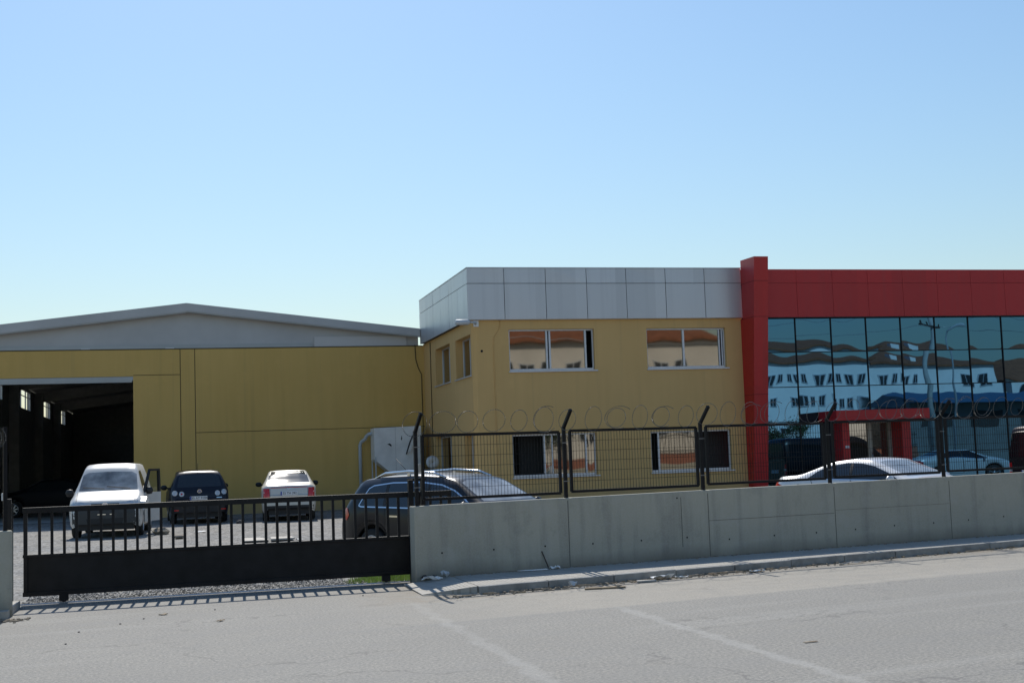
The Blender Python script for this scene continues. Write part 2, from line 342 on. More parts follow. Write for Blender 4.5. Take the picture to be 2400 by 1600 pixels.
def text_mesh(name, body, size, mat, parent, loc, rot, depth=0.003):
    cu = bpy.data.curves.new('txt', 'FONT'); cu.body = body; cu.size = size; cu.extrude = depth; cu.align_x = 'CENTER'; cu.align_y = 'CENTER'
    t = bpy.data.objects.new('txt', cu); COL.objects.link(t)
    bpy.context.view_layer.update()
    me = bpy.data.meshes.new_from_object(t.evaluated_get(bpy.context.evaluated_depsgraph_get()))
    bpy.data.objects.remove(t)
    me.materials.clear(); me.materials.append(mat)
    o = bpy.data.objects.new(name, me); COL.objects.link(o); o.parent = parent; o.location = loc; o.rotation_euler = rot
    return o

# ------------------------------------------------------------ ground
def ground_z(y): 
    t = min(1, max(0, (y - 26) / 12.0)); return 0.10 * t * t * (3 - 2 * t)
g = MB(); g.quad((-700, -700, -0.03), (700, -700, -0.03), (700, 700, -0.03), (-700, 700, -0.03))
tag(g.build('ground', M['earth']), kind='structure')
def gate_y(x): return 18.92 + 0.022 * (x + 2.1)
g = MB()
xs = [-60, -20, -8, -4, -2.1, 0, 3.3, 6, 10, 14, 20, 40, 90]
for a, c in zip(xs, xs[1:]):
    g.quad((a, -12, 0), (c, -12, 0), (c, gate_y(c) if c < 3.4 else 18.35 + 0.178 * (c - 3.22), 0), (a, gate_y(a) if a < 3.4 else 18.35 + 0.178 * (a - 3.22), 0))
tag(g.build('road', M['road']), kind='structure')
g = MB(); rows = [12] + [19 + i * 0.6 for i in range(50)]
xs = [-40, -20, -10, -6, -2, 0, 2, 4, 6, 8, 10, 14, 18, 22, 26, 30, 40, 60]
def yz(x, y): return ground_z(y) - 0.004 + (0.012 * math.sin(x * 1.7 + y * 0.9) + 0.01 * math.sin(x * 0.6 - y * 1.3) - 0.01 if 21 < y < 45 else -0.004)
for y0, y1 in zip(rows, rows[1:]):
    for x0, x1 in zip(xs, xs[1:]):
        p = []
        for x, y in ((x0, y0), (x1, y0), (x1, y1), (x0, y1)): p.append((x, y, yz(x, y) if y > 15 else -0.015))
        g.quad(*p)
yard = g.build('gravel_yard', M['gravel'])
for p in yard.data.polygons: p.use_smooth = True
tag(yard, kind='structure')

WP = Vector((3.22, 18.40, 0)); WD = Vector((1, 0.178, 0)).normalized(); WN = Vector((WD.y, -WD.x, 0))   # WN points to the road
def wp(s, n=0.0, z=0.0): return WP + WD * s + WN * n + Vector((0, 0, z))
def kerb_y(x): return 16.71 + 0.238 * (x - 3.73)
# pavement: top slab with a ramp at its near end, kerb face to the road
g = MB(); xs = [3.75, 4.6, 5.6, 7, 9, 11, 13.5, 18, 30, 60]
for a, c in zip(xs, xs[1:]):
    wa, wc = 18.42 + 0.178 * (a - 3.22), 18.42 + 0.178 * (c - 3.22)
    ka, kc = min(kerb_y(a), wa - 0.15) + 0.12, min(kerb_y(c), wc - 0.15) + 0.12
    g.quad((a, ka, 0.1), (c, kc, 0.1), (c, wc, 0.1), (a, wa, 0.1))
g.prism([(3.05, 16.95, -0.02), (3.76, 16.73, -0.02), (3.76, 18.49, -0.02), (3.05, 18.36, -0.02)], (0, 0, 0.03)); g.add([(3.05, 17.0, 0.014), (3.74, 16.80, 0.1), (3.74, 18.51, 0.1), (3.05, 18.42, 0.03)], [(0, 1, 2, 3)]); g.add([(3.05, 17.0, 0.0), (3.74, 16.80, 0.0), (3.74, 16.80, 0.1), (3.05, 17.0, 0.014)], [(0, 1, 2, 3)])
tag(g.build('pavement', M['pave']), kind='structure')
k = MB()
xx = 3.75; rr = random.Random(3)
while xx < 30:
    L = 0.99; a, c = xx + 0.004, xx + L - 0.004
    dz = rr.uniform(-0.006, 0.006); dy = rr.uniform(-0.01, 0.01)
    k.prism([(a, kerb_y(a) + dy, -0.05), (c, kerb_y(c) + dy, -0.05), (c, kerb_y(c) + 0.13, -0.05), (a, kerb_y(a) + 0.13, -0.05)], (0, 0, 0.155 + dz))
    xx += L
tag(k.build('kerb', M['kerb'], bevel=0.012), kind='structure')
g = MB(); g.prism([(-2.02, 17.25, -0.02), (-2.02, 18.6, -0.02), (-8, 17.5, -0.02), (-8, 15.2, -0.02)][::-1], (0, 0, 0.11))
tag(g.build('pavement', M['pave']), kind='structure')

# ------------------------------------------------------------ wall pieces with holes
def P3(plane, at, u, d, z): return (u, at + d, z) if plane == 'y' else (at + d, u, z)
def skin(mb, plane, at, u0, u1, z0, z1, holes, depth, mi=0):
    us = sorted({u0, u1, *[h[0] for h in holes], *[h[1] for h in holes]}); zs = sorted({z0, z1, *[h[2] for h in holes], *[h[3] for h in holes]})
    us = [u for u in us if u0 <= u <= u1]; zs = [q for q in zs if z0 <= q <= z1]
    for a, b_ in zip(us, us[1:]):
        for c, d in zip(zs, zs[1:]):
            if any(h[0] <= (a + b_) / 2 <= h[1] and h[2] <= (c + d) / 2 <= h[3] for h in holes): continue
            mb.quad(P3(plane, at, a, 0, c), P3(plane, at, b_, 0, c), P3(plane, at, b_, 0, d), P3(plane, at, a, 0, d), mi)
    for a, b_, c, d in holes:
        for (p, q), (r, t) in (((a, c), (b_, c)), ((b_, c), (b_, d)), ((b_, d), (a, d)), ((a, d), (a, c))):
            mb.quad(P3(plane, at, p, 0, q), P3(plane, at, r, 0, t), P3(plane, at, r, depth, t), P3(plane, at, p, depth, q), mi)
def pbox(mb, plane, at, u0, u1, d0, d1, z0, z1, mi=0):
    if plane == 'y': mb.box(u0, u1, at + d0, at + d1, z0, z1, mi)
    else: mb.box(at + d0, at + d1, u0, u1, z0, z1, mi)
def window(parent, plane, at, u0, u1, z0, z1, panes, stiles, rec=0.10, fw=0.05):
    f = MB(); D = (rec, rec + 0.07)
    pbox(f, plane, at, u0, u1, *D, z1 - fw, z1); pbox(f, plane, at, u0, u1, *D, z0, z0 + fw + 0.02)
    pbox(f, plane, at, u0, u0 + fw, *D, z0 + fw + 0.02, z1 - fw); pbox(f, plane, at, u1 - fw, u1, *D, z0 + fw + 0.02, z1 - fw)
    for a, b_ in stiles: pbox(f, plane, at, a, b_, rec - 0.012, rec + 0.058, z0 + fw + 0.021, z1 - fw - 0.001)
    w_ = f.build('window', M['alu'], parent, bevel=0.006)
    for a, b_ in panes:
        p = MB(); n = 6; tl = random.uniform(-0.003, 0.003); bl = random.uniform(-0.003, 0.003); vs = []; fs = []
        zz0, zz1 = z0 + fw + 0.02, z1 - fw
        for j in range(n + 1):
            for i in range(n + 1):
                s_, t_ = i / n, j / n
                d = rec + 0.03 + tl * (s_ - 0.5) * (b_ - a) + bl * (t_ - 0.5) + 0.0012 * (1 - (2 * s_ - 1) ** 2) * (1 - (2 * t_ - 1) ** 2)
                vs.append(P3(plane, at, a + (b_ - a) * s_, d, zz0 + (zz1 - zz0) * t_))
        for j in range(n):
            for i in range(n): fs.append((j * (n + 1) + i, j * (n + 1) + i + 1, (j + 1) * (n + 1) + i + 1, (j + 1) * (n + 1) + i))
        p.add(vs, fs, 0, True); p.build('pane', M['winglass'], w_)
    s_ = MB(); pbox(s_, plane, at, u0 - 0.03, u1 + 0.08, -0.05, rec + 0.02, z0 - 0.045, z0 - 0.002); s_.build('sill', M['alu'], w_, bevel=0.005)
    return w_

# ------------------------------------------------------------ hall (left)
hall = thing('industrial_hall', 'long yellow gabled industrial hall with wide open doorway and grey roof edge', 'hall', (0, 48, 0))
XL, XR, YH = -8.0, 8.78, 48.0
def roof_z(x): return 7.61 - 0.1145 * abs(x - 0.39) if x < 0.39 else 7.61 - 0.1185 * (x - 0.39)
mb = MB(); skin(mb, 'y', YH, XL, 8.95, -0.02, 6.02, [(-7.2, -1.46, -0.02, 5.07)], 0.28)
mb.box(8.90, 9.4, YH + 0.02, YH + 0.3, -0.02, 6.02)  # unseen block added behind the junction against leaking sun
wall = mb.build('wall', M['yellow_hall'], hall)
mb = MB()
for x in (0.15, 0.655): mb.box(x - 0.013, x + 0.013, YH - 0.004, YH + 0.02, 0, 6.0)
mb.box(-1.455, 0.137, YH - 0.0035, YH + 0.02, 5.09, 5.112); mb.box(0.668, 8.9, YH - 0.0035, YH + 0.02, 3.02, 3.042)
mb.box(XL, 8.9, YH - 0.005, YH + 0.02, 5.995, 6.03)
mb.build('panel_joint', M['joint'], hall)
mb = MB(); mb.box(XL, -1.46, YH + 0.02, YH + 0.24, 4.92, 5.062); mb.box(XL, -1.5, YH + 0.03, YH + 0.1, 4.86, 4.919); mb.build('door_track', M['roofsheet'], hall)
mb = MB()
mb.prism([(XL, YH + 0.10, 6.02), (8.75, YH + 0.10, 6.02), (8.75, YH + 0.10, roof_z(8.75) - 0.15), (0.39, YH + 0.10, roof_z(0.39) - 0.15), (XL, YH + 0.10, roof_z(XL) - 0.15)], (0, 0.1, 0))
mb.build('gable', M['gable'], hall)
mb = MB(); mb.box(XL, 4.8, YH + 0.03, YH + 0.097, 6.035, 6.17); mb.build('flashing', M['roofsheet'], hall)
mb = MB(); mb.box(4.9, 8.3, YH + 0.05, YH + 0.095, 6.035, 6.40); f_ = mb.build('flashing', M['gable_light'], hall); f_['label'] = 'lighter grey sheet at the right end of the gable'
for x in (-3.2, -0.35): mb = MB(); mb.box(x, x + 0.3, YH - 0.03, YH + 0.03, 6.03, 6.055); mb.build('bracket', M['white'], hall)
# roof: two slopes with a deep fascia at the gable end
def slope(x0, x1, t0, t1, y0, y1, mb, mi=0):
    mb.prism([(x0, y0, roof_z(x0) + t0), (x1, y0, roof_z(x1) + t0), (x1, y0, roof_z(x1) + t1), (x0, y0, roof_z(x0) + t1)], (0, y1 - y0, 0), mi)
mb = MB(); slope(-8.3, 0.39, -0.12, 0, YH - 0.2, 110, mb); slope(0.39, 9.0, -0.12, 0, YH - 0.2, 110, mb); roof = mb.build('roof', M['roofsheet'], hall)
mb = MB(); slope(-8.32, 0.39, -0.29, 0.012, YH - 0.26, YH - 0.202, mb); slope(0.39, 8.76, -0.27, 0.012, YH - 0.26, YH - 0.202, mb); mb.build('fascia', M['gable'], hall)
mb = MB(); slope(-8.32, 0.39, -0.33, -0.292, YH - 0.24, YH - 0.19, mb); slope(0.39, 8.76, -0.31, -0.272, YH - 0.24, YH - 0.19, mb); mb.build('fascia_lip', M['roofsheet'], hall)
# inside
wins = [(57.5, 66.6, 5.35, 6.42), (70.0, 79.0, 5.35, 6.42), (82.0, 91.0, 5.35, 6.42), (95, 103, 5.35, 6.42)]
mb = MB(); skin(mb, 'x', XL, YH + 0.25, 110, 0, 6.5, wins, -0.2, 0)
mb.quad((8.7, YH + 0.3, 0), (8.7, 110, 0), (8.7, 110, 6.6), (8.7, YH + 0.3, 6.6)); mb.quad((XL, 110, 0), (8.7, 110, 0), (8.7, 110, 7.5), (XL, 110, 7.5))
mb.quad((-1.2, YH + 0.29, 0), (8.7, YH + 0.29, 0), (8.7, YH + 0.29, 6.0), (-1.2, YH + 0.29, 6.0))
mb.build('inner_wall', M['hallin'], hall)
mb = MB(); mb.quad((XL, YH - 0.2, 0.105), (8.75, YH - 0.2, 0.105), (8.75, 110, 0.105), (XL, 110, 0.105)); mb.build('floor', M['hallin'], hall)
for y0, y1, z0, z1 in wins:
    mb = MB()
    for i in range(5): yy = y0 + (y1 - y0) * i / 4; mb.box(XL - 0.08, XL - 0.02, yy - 0.06, yy + 0.06, z0, z1)
    mb.box(XL - 0.08, XL - 0.02, y0, y1, z0 - 0.05, z0); mb.box(XL - 0.08, XL - 0.02, y0, y1, z1 - 0.08, z1); mb.box(XL - 0.075, XL - 0.025, y0, y1, z1 - 0.4, z1 - 0.36)
    mb.build('window', M['alu'], hall)
for y0 in (54.5, 69, 81, 93):
    mb = MB(); mb.box(XL + 0.01, XL + 0.5, y0 - 0.25, y0 + 0.25, 0.1, 6.4); mb.build('pillar', M['hallin'], hall)
for y0 in (56, 69, 81, 93): mb = MB(); slope(-7.9, 0.39, -0.75, -0.16, y0, y0 + 0.25, mb); slope(0.39, 8.6, -0.75, -0.16, y0, y0 + 0.25, mb); mb.build('roof_beam', M['hallin'], hall)
# cables down the junction
mb = MB(); mb.tube([(8.60, YH - 0.03, 6.05), (8.62, YH - 0.03, 5.5), (8.70, YH - 0.03, 5.2), (8.82, YH - 0.03, 4.95), (8.83, YH - 0.03, 0.1)], 0.016, 6); mb.build('cable', M['joint'], hall)

# ------------------------------------------------------------ office (middle) and showroom front (right)
OX, OY = 8.93, 39.71
off = thing('office_building', 'two storey yellow office with grey panel parapet, red column and blue mirror glass front', 'building', (OX, OY, 0))
FH = [(10.10, 12.90, 4.44, 5.75), (14.67, 17.40, 4.44, 5.74), (10.10, 12.84, 1.13, 2.46), (14.66, 17.42, 1.13, 2.43)]
SH = [(43.20, 45.75, 4.37, 5.66), (39.98, 42.26, 4.36, 5.64), (43.36, 46.2, 1.3, 2.58), (40.0, 41.32, 1.3, 2.53)]
ch = 0.13
mb = MB(); skin(mb, 'y', OY, OX + ch, 18.0, -0.02, 6.06, FH, 0.2); skin(mb, 'x', OX, OY + ch, 48.1, -0.02, 6.06, SH, 0.3)
mb.quad((OX, OY + ch, -0.02), (OX + ch, OY, -0.02), (OX + ch, OY, 6.06), (OX, OY + ch, 6.06))
mb.build('wall', M['yellow'], off)
mb = MB()   # near-black room sheets behind the openings, shade put into their colour
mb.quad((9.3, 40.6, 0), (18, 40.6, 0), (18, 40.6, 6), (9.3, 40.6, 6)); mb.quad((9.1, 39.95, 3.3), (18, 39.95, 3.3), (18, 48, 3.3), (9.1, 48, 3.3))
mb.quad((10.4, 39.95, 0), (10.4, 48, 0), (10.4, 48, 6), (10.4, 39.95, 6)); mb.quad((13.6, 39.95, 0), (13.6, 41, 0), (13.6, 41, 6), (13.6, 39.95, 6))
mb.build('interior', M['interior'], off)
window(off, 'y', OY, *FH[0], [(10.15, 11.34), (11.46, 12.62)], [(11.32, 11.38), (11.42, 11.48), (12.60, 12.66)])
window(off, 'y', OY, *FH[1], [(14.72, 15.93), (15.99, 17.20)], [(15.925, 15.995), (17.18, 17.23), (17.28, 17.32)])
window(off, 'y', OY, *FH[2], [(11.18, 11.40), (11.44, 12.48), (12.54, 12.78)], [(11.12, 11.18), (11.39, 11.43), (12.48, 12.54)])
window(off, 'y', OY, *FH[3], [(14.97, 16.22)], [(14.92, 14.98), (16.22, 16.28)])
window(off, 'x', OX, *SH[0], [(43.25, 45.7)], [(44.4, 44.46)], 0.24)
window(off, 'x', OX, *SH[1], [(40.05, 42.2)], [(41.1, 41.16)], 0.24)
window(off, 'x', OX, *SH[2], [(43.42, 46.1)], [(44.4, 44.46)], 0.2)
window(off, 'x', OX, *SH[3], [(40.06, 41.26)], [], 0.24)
# grey parapet: backing + single panels with open joints
mb = MB(); mb.box(8.80, 18.0, 39.585, 47.85, 6.062, 7.63); mb.build('parapet', M['acp_dark'], off)
mb = MB(); rr = random.Random(5)
fx = [8.783, 9.97, 11.32, 12.67, 14.0, 15.34, 16.69, 17.98]; fy = [39.56, 41.07, 42.45, 43.87, 45.27, 46.61, 47.88]; zz = [6.045, 7.18, 7.665]
gp = 0.009
for a, b_ in zip(fx, fx[1:]):
    for c, d in zip(zz, zz[1:]):
        o = [rr.uniform(-0.004, 0.004) for _ in range(4)]
        g0 = -gp if a < 8.8 else gp
        mb.prism([(a + gp, 39.562 + o[0], c + gp), (b_ - gp, 39.562 + o[1], c + gp), (b_ - gp, 39.562 + o[2], d - gp), (a + gp, 39.562 + o[3], d - gp)], (0, 0.02, 0))
mb.build('fascia_panel', M['acp'], off)
mb = MB()
for j, (c, d) in enumerate(zip(zz, zz[1:])):
    ys = fy if j == 0 else [39.56] + fy[2:]
    for a, b_ in zip(ys, ys[1:]):
        o = [rr.uniform(-0.003, 0.003) for _ in range(4)]
        mb.prism([(8.783 + o[0], a + gp, c + gp), (8.783 + o[1], b_ - gp, c + gp), (8.783 + o[2], b_ - gp, d - gp), (8.783 + o[3], a + gp, d - gp)], (0.015, 0, 0))
mb.build('fascia_panel', M['acp'], off)
mb = MB(); mb.box(8.77, 17.99, 39.55, 47.87, 7.664, 7.69); mb.build('coping', M['acp'], off)
mb = MB(); mb.box(8.80, 18.0, 39.57, 39.70, 6.045, 6.061); mb.build('soffit', M['acp'], off)
# red column leaning out
mb = MB(); mb.prism([(17.96, 39.36, 0), (17.96, 38.44, 7.89), (17.96, 39.50, 7.91), (17.96, 39.50, 6.0), (17.96, 40.1, 5.9), (17.96, 40.1, 0)], (0.49, 0, 0)); mb.build('column', M['red'], off)
M['red_joint'] = plain('red_joint', (0.16, 0.012, 0.014), 0.8)
for z_ in (7.12, 5.98, 3.5, 1.2):
    yf = 39.36 - 0.92 * z_ / 7.89
    mb = MB(); mb.box(17.957, 18.453, yf - 0.004, 39.6 if z_ > 6 else 39.8, z_ - 0.007, z_ + 0.007); mb.build('column_joint', M['red_joint'], off)
# red fascia
mb = MB(); mb.box(18.455, 46, 39.585, 52, 6.06, 7.61); mb.build('parapet', plain('red_backing', (0.09, 0.008, 0.01), 0.8), off)
mb = MB(); fx = [18.455] + [18.65 + 1.31 * i for i in range(1, 21)]
for a, b_ in zip(fx, fx[1:]):
    for c, d in ((6.045, 7.18), (7.18, 7.645)):
        o = [rr.uniform(-0.003, 0.003) for _ in range(4)]
        mb.prism([(a + 0.005, 39.562 + o[0], c + 0.005), (b_ - 0.005, 39.562 + o[1], c + 0.005), (b_ - 0.005, 39.562 + o[2], d - 0.005), (a + 0.005, 39.562 + o[3], d - 0.005)], (0, 0.02, 0))
fp = mb.build('fascia_panel', M['red'], off); fp['label'] = 'deep red cladding above the mirror glass'
mb = MB(); mb.box(18.455, 46, 39.57, 39.80, 6.03, 6.044); mb.build('soffit', M['acp_dark'], off)
# curtain wall: every pane its own slightly bowed sheet
GY = 39.78
mx = [18.45] + [18.63 + 1.30 * i for i in range(1, 22)]; mz = [0.12, 1.45, 2.60, 3.75, 4.90, 6.04]
mb = MB(); rr = random.Random(21)
for i, (a, b_) in enumerate(zip(mx, mx[1:])):
    for j, (c, d) in enumerate(zip(mz, mz[1:])):
        n = 9; vs = []; fs = []
        tx, tz = rr.uniform(-0.0015, 0.0015), rr.uniform(-0.0035, 0.0035); tz = (0.0, 0.001, 0.0015, 0.0048, -0.0032)[j] + rr.uniform(-0.0012, 0.0012); bow = rr.uniform(-0.0003, 0.0009); sx = rr.uniform(0.0003, 0.0008) * rr.choice((-1, 1)); ph = rr.uniform(0, 6.28)
        for q in range(n + 1):
            for p in range(n + 1):
                s_, t_ = p / n, q / n
                y = GY + tx * (s_ - 0.5) * 1.3 + tz * (t_ - 0.5) * 1.15 + bow * (1 - (2 * s_ - 1) ** 2) * (1 - (2 * t_ - 1) ** 2) + sx * math.sin(2 * math.pi * s_ + ph) * (1 - (2 * t_ - 1) ** 2)
                vs.append((a + (b_ - a) * s_, y, c + (d - c) * t_))
        for q in range(n):
            for p in range(n): fs.append((q * (n + 1) + p, q * (n + 1) + p + 1, (q + 1) * (n + 1) + p + 1, (q + 1) * (n + 1) + p))
        mb.add(vs, fs, 0, True)
cw = mb.build('curtain_wall', M['curtain'], off)
mb = MB()
for x in mx[1:]: mb.box(x - 0.015, x + 0.015, GY - 0.035, GY + 0.03, 0.0, 6.03)
for z_ in mz[:-1]: 
    for a, b_ in zip(mx, mx[1:]): mb.box(a + 0.015, b_ - 0.015, GY - 0.03, GY + 0.03, z_ - 0.013, z_ + 0.013)
mb.box(18.45, 46, GY + 0.05, GY + 0.08, 0, 6.04)
mb.build('mullion', M['black'], cw)
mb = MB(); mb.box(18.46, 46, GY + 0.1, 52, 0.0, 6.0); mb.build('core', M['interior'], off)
# portal
mb = MB(); mb.box(20.58, 23.95, 38.5, GY - 0.04, 2.57, 2.90); mb.box(21.03, 21.29, 39.0, GY - 0.045, 0, 2.57); mb.box(23.19, 23.52, 39.0, GY - 0.045, 0, 2.57)
po = mb.build('portal', M['red'], off, bevel=0.01)
mb = MB(); mb.box(21.10, 21.24, 38.985, 39.0, 1.68, 1.76); mb.build('name_plate', M['alu'], po)
mb = MB()
for a, b_ in ((21.29, 21.37), (22.30, 22.46), (23.06, 23.19)): mb.box(a, b_, GY - 0.14, GY - 0.05, 0, 2.569)
mb.box(21.37, 22.30, GY - 0.139, GY - 0.051, 2.48, 2.569); mb.box(22.46, 23.06, GY - 0.139, GY - 0.051, 2.48, 2.569); mb.box(21.37, 22.30, GY - 0.139, GY - 0.051, 0.05, 0.16); mb.box(22.46, 23.06, GY - 0.139, GY - 0.051, 0.05, 0.16)
dr = mb.build('door', plain('door_frame', (0.36, 0.34, 0.29), 0.4, 0.2), off, bevel=0.008)
mb = MB(); mb.quad((21.37, GY - 0.09, 0.16), (22.30, GY - 0.09, 0.16), (22.30, GY - 0.09, 2.48), (21.37, GY - 0.09, 2.48)); mb.quad((22.46, GY - 0.085, 0.16), (23.06, GY - 0.085, 0.16), (23.06, GY - 0.085, 2.48), (22.46, GY - 0.085, 2.48))
mb.build('door_glass', M['winglass'], dr)
mb = MB(); mb.tube([(22.40, GY - 0.15, 1.0), (22.40, GY - 0.2, 1.02), (22.40, GY - 0.2, 1.5), (22.40, GY - 0.15, 1.52)], 0.016); mb.build('handle', M['chrome'], dr)
# conduit, vent hole
mb = MB(); mb.tube([(9.83, OY - 0.012, 6.05), (9.83, OY - 0.012, 5.86), (9.78, OY - 0.012, 5.72), (9.62, OY - 0.012, 5.50), (9.60, OY - 0.012, 5.3), (9.62, OY - 0.012, 2.0), (9.62, OY - 0.012, 0.2)], 0.014, 6); mb.build('conduit', M['yellow'], off)
mb = MB(); mb.lathe([(0, 0.0), (-0.004, 0.035), (0.0, 0.04)], (9.22, OY - 0.003, 5.08), 'y', 12); mb.build('vent_hole', M['black'], off)
mb = MB(); mb.tube([(OX - 0.02, 46.6, 6.0), (OX - 0.02, 46.6, 0.2)], 0.014, 6); mb.build('cable', M['joint'], off)

# lamp under the parapet corner
lt = thing('floodlight', 'pale tubular floodlight sticking out under the corner of the grey parapet', 'floodlight', (8.95, 39.66, 5.93))
mb = MB(); mb.tube([(8.30, 39.2, 5.93), (8.33, 39.2, 5.93), (8.70, 39.22, 5.935), (8.75, 39.22, 5.935)], [0.055, 0.085, 0.085, 0.06], 14); mb.build('lamp_body', M['pvc'], lt)
mb = MB(); mb.tube([(8.74, 39.22, 5.935), (8.98, 39.36, 5.94), (9.04, 39.69, 5.93)], 0.035, 8); mb.build('arm', M['pvc'], lt)
mb = MB(); mb.box(8.98, 9.14, 39.67, 39.705, 5.84, 6.03); mb.build('bracket', M['white'], lt)

# ------------------------------------------------------------ boundary walls
W1 = thing('boundary_wall', 'long bare concrete boundary wall with tie holes carrying the mesh fence', 'wall', WP)
def wtop(s): return 1.10 + 0.0055 * s
mb = MB(); T = 0.20; LEN = 26
mb.prism([wp(0, 0, -0.05), wp(LEN, 0, -0.05), wp(LEN, 0, wtop(LEN)), wp(0, 0, wtop(0))], -WN * T); body = mb.build('wall', M['wallcon'], W1, bevel=0.012)
mb = MB()
for s_ in (2.42, 4.86, 7.29, 9.72, 12.1): mb.obox(wp(s_, 0.0, 0.58), WD * 0.0045, WN * 0.003, (0, 0, 0.50))
mb.obox(wp(4.37, 0.0, 0.66), WD * 0.004, WN * 0.0025, (0, 0, 0.38))
mb.obox(wp(6.07, 0.0, 0.655), WD * 1.2, WN * 0.0028, (0, 0, 0.003)); mb.obox(wp(8.5, 0.0, 0.70), WD * 1.2, WN * 0.0028, (0, 0, 0.002))
mb.build('formwork_joint', plain('wall_seam', (0.11, 0.105, 0.09), 0.95), W1)
mb = MB()
for s_, z_ in ((0.40, 0.43), (1.20, 0.43), (2.02, 0.43), (2.81, 0.42), (3.64, 0.42), (4.45, 0.42), (5.22, 0.35), (6.07, 0.36), (6.89, 0.36), (7.68, 0.37), (8.49, 0.39), (9.33, 0.39), (10.1, 0.40), (10.9, 0.42), (4.3, 1.03)):
    c = wp(s_, 0.002, z_); r_ = 0.014
    mb.add([c + WD * r_ * math.cos(a * 0.785) + Vector((0, 0, r_ * math.sin(a * 0.785))) + WN * 0.002 for a in range(8)], [tuple(range(8))])
mb.build('tie_hole', M['black'], W1)
def wl(x): return 18.40 + 0.178 * (x - 3.22)
LX = -1.985
W2 = thing('boundary_wall', 'short stub of concrete wall ending beside the gate at the left edge', 'wall', (LX, wl(LX), 0))
mb = MB(); mb.prism([(LX, wl(LX), -0.05), (LX, wl(LX), 1.05), (-9, wl(-9), 1.0), (-9, wl(-9), -0.05)], -WN * T); mb.build('wall', M['wallcon'], W2, bevel=0.012)

# ------------------------------------------------------------ fence on the wall
FN = -0.09
PS = [0.08, 2.44, 4.84, 7.29, 9.70, 12.12, 14.54]
def fence_post(s, parent):
    z0 = wtop(s); mb = MB()
    mb.bar(wp(s, FN, z0 - 0.05), wp(s, FN, 2.16 + 0.005 * s), 0.05, 0.05, up=WD)
    mb.bar(wp(s, FN, 2.14 + 0.005 * s), wp(s, FN + 0.26, 2.40 + 0.005 * s), 0.045, 0.045, up=WD)
    p = mb.build('post', M['darkmetal'], parent, bevel=0.004)
    for z_ in (1.36, 1.93):
        mb = MB(); mb.obox(wp(s, FN + 0.027, z_), WD * 0.05, WN * 0.003, (0, 0, 0.005)); mb.build('clamp', M['chrome_dull'], p)
def fence_panel(s0, s1, parent):
    dz = 0.006 * (s0 + s1) / 2; z0, z1 = 1.18 + dz, 2.085 + dz
    mb = MB(); fw = 0.04
    for a, b_ in (((s0, z0), (s1, z0)), ((s0, z1), (s1, z1)), ((s0, z0), (s0, z1)), ((s1, z0), (s1, z1))):
        mb.bar(wp(a[0], FN, a[1]), wp(b_[0], FN, b_[1]), fw, fw, up=WN)
    f = mb.build('panel_frame', M['darkmetal'], parent)
    mb = MB(); n = int((s1 - s0) / 0.05)
    for i in range(1, n):
        s_ = s0 + (s1 - s0) * i / n; mb.bar(wp(s_, FN, z0), wp(s_, FN, z1), 0.0045, 0.0045, up=WD)
    for i in range(1, 6):
        z_ = z0 + (z1 - z0) * i / 6; mb.bar(wp(s0, FN + 0.004, z_), wp(s1, FN + 0.004, z_), 0.005, 0.005, up=WN)
    mb.build('wire_mesh', M['darkmetal'], f)
fence = thing('mesh_fence', 'black framed wire mesh fence with bent posts standing on the concrete wall', 'fence', wp(0, FN, 1.1))
for s_ in PS: fence_post(s_, fence)
for i, (a, b_) in enumerate(zip(PS, PS[1:])): fence_panel(a + (0.10 if i == 0 else 0.10), b_ - 0.085, fence)
def razor(name, s0, s1, label, zc=2.275, f=wp):
    mb = MB(); rr = random.Random(int(s0 * 10) + 7); p = 0.405; n = 40
    for k in range(int((s1 - s0) / p) + 1):
        for half in (0, 1):
            c = s0 + p * k + (0.03 if half else 0) + rr.uniform(-0.02, 0.02); yaw = rad(rr.uniform(12, 26)) * (1 if half else -1)
            r = 0.17 + rr.uniform(-0.025, 0.02); zz_ = zc - 0.01 + rr.uniform(-0.015, 0.015); rs = 0.205 + rr.uniform(-0.03, 0.03)
            t0 = rr.uniform(-0.5, 0.5) + (1.2 if half else -1.6)
            if half and rr.random() < 0.6: continue
            pts = []
            for i in range(n + 1):
                t = t0 + (2 * math.pi if half == 0 else rr.uniform(3.6, 4.2) if False else 4.4) * i / n
                pts.append(f(c + rs * math.cos(t) * math.cos(yaw), FN + 0.10 + rs * math.cos(t) * math.sin(yaw) + 0.05 * math.sin(t), zz_ + 0.006 * c + r * math.sin(t)))
            mb.tube(pts, 0.0013, 4)
            for a, b_ in zip(pts, pts[1:]):
                d = (b_ - a).normalized(); up = d.orthogonal().normalized(); sd_ = d.cross(up); q = (a + b_) / 2
                mb.obox(q, d * 0.006, up * 0.007, sd_ * 0.0005); mb.obox(q, d * 0.006, sd_ * 0.007, up * 0.0005)
    return tag(mb.build(name, M['razor']), label, 'razor wire')
razor('razor_wire', 0.05, 14.4, 'looped coil of bright razor wire along the top of the mesh fence')
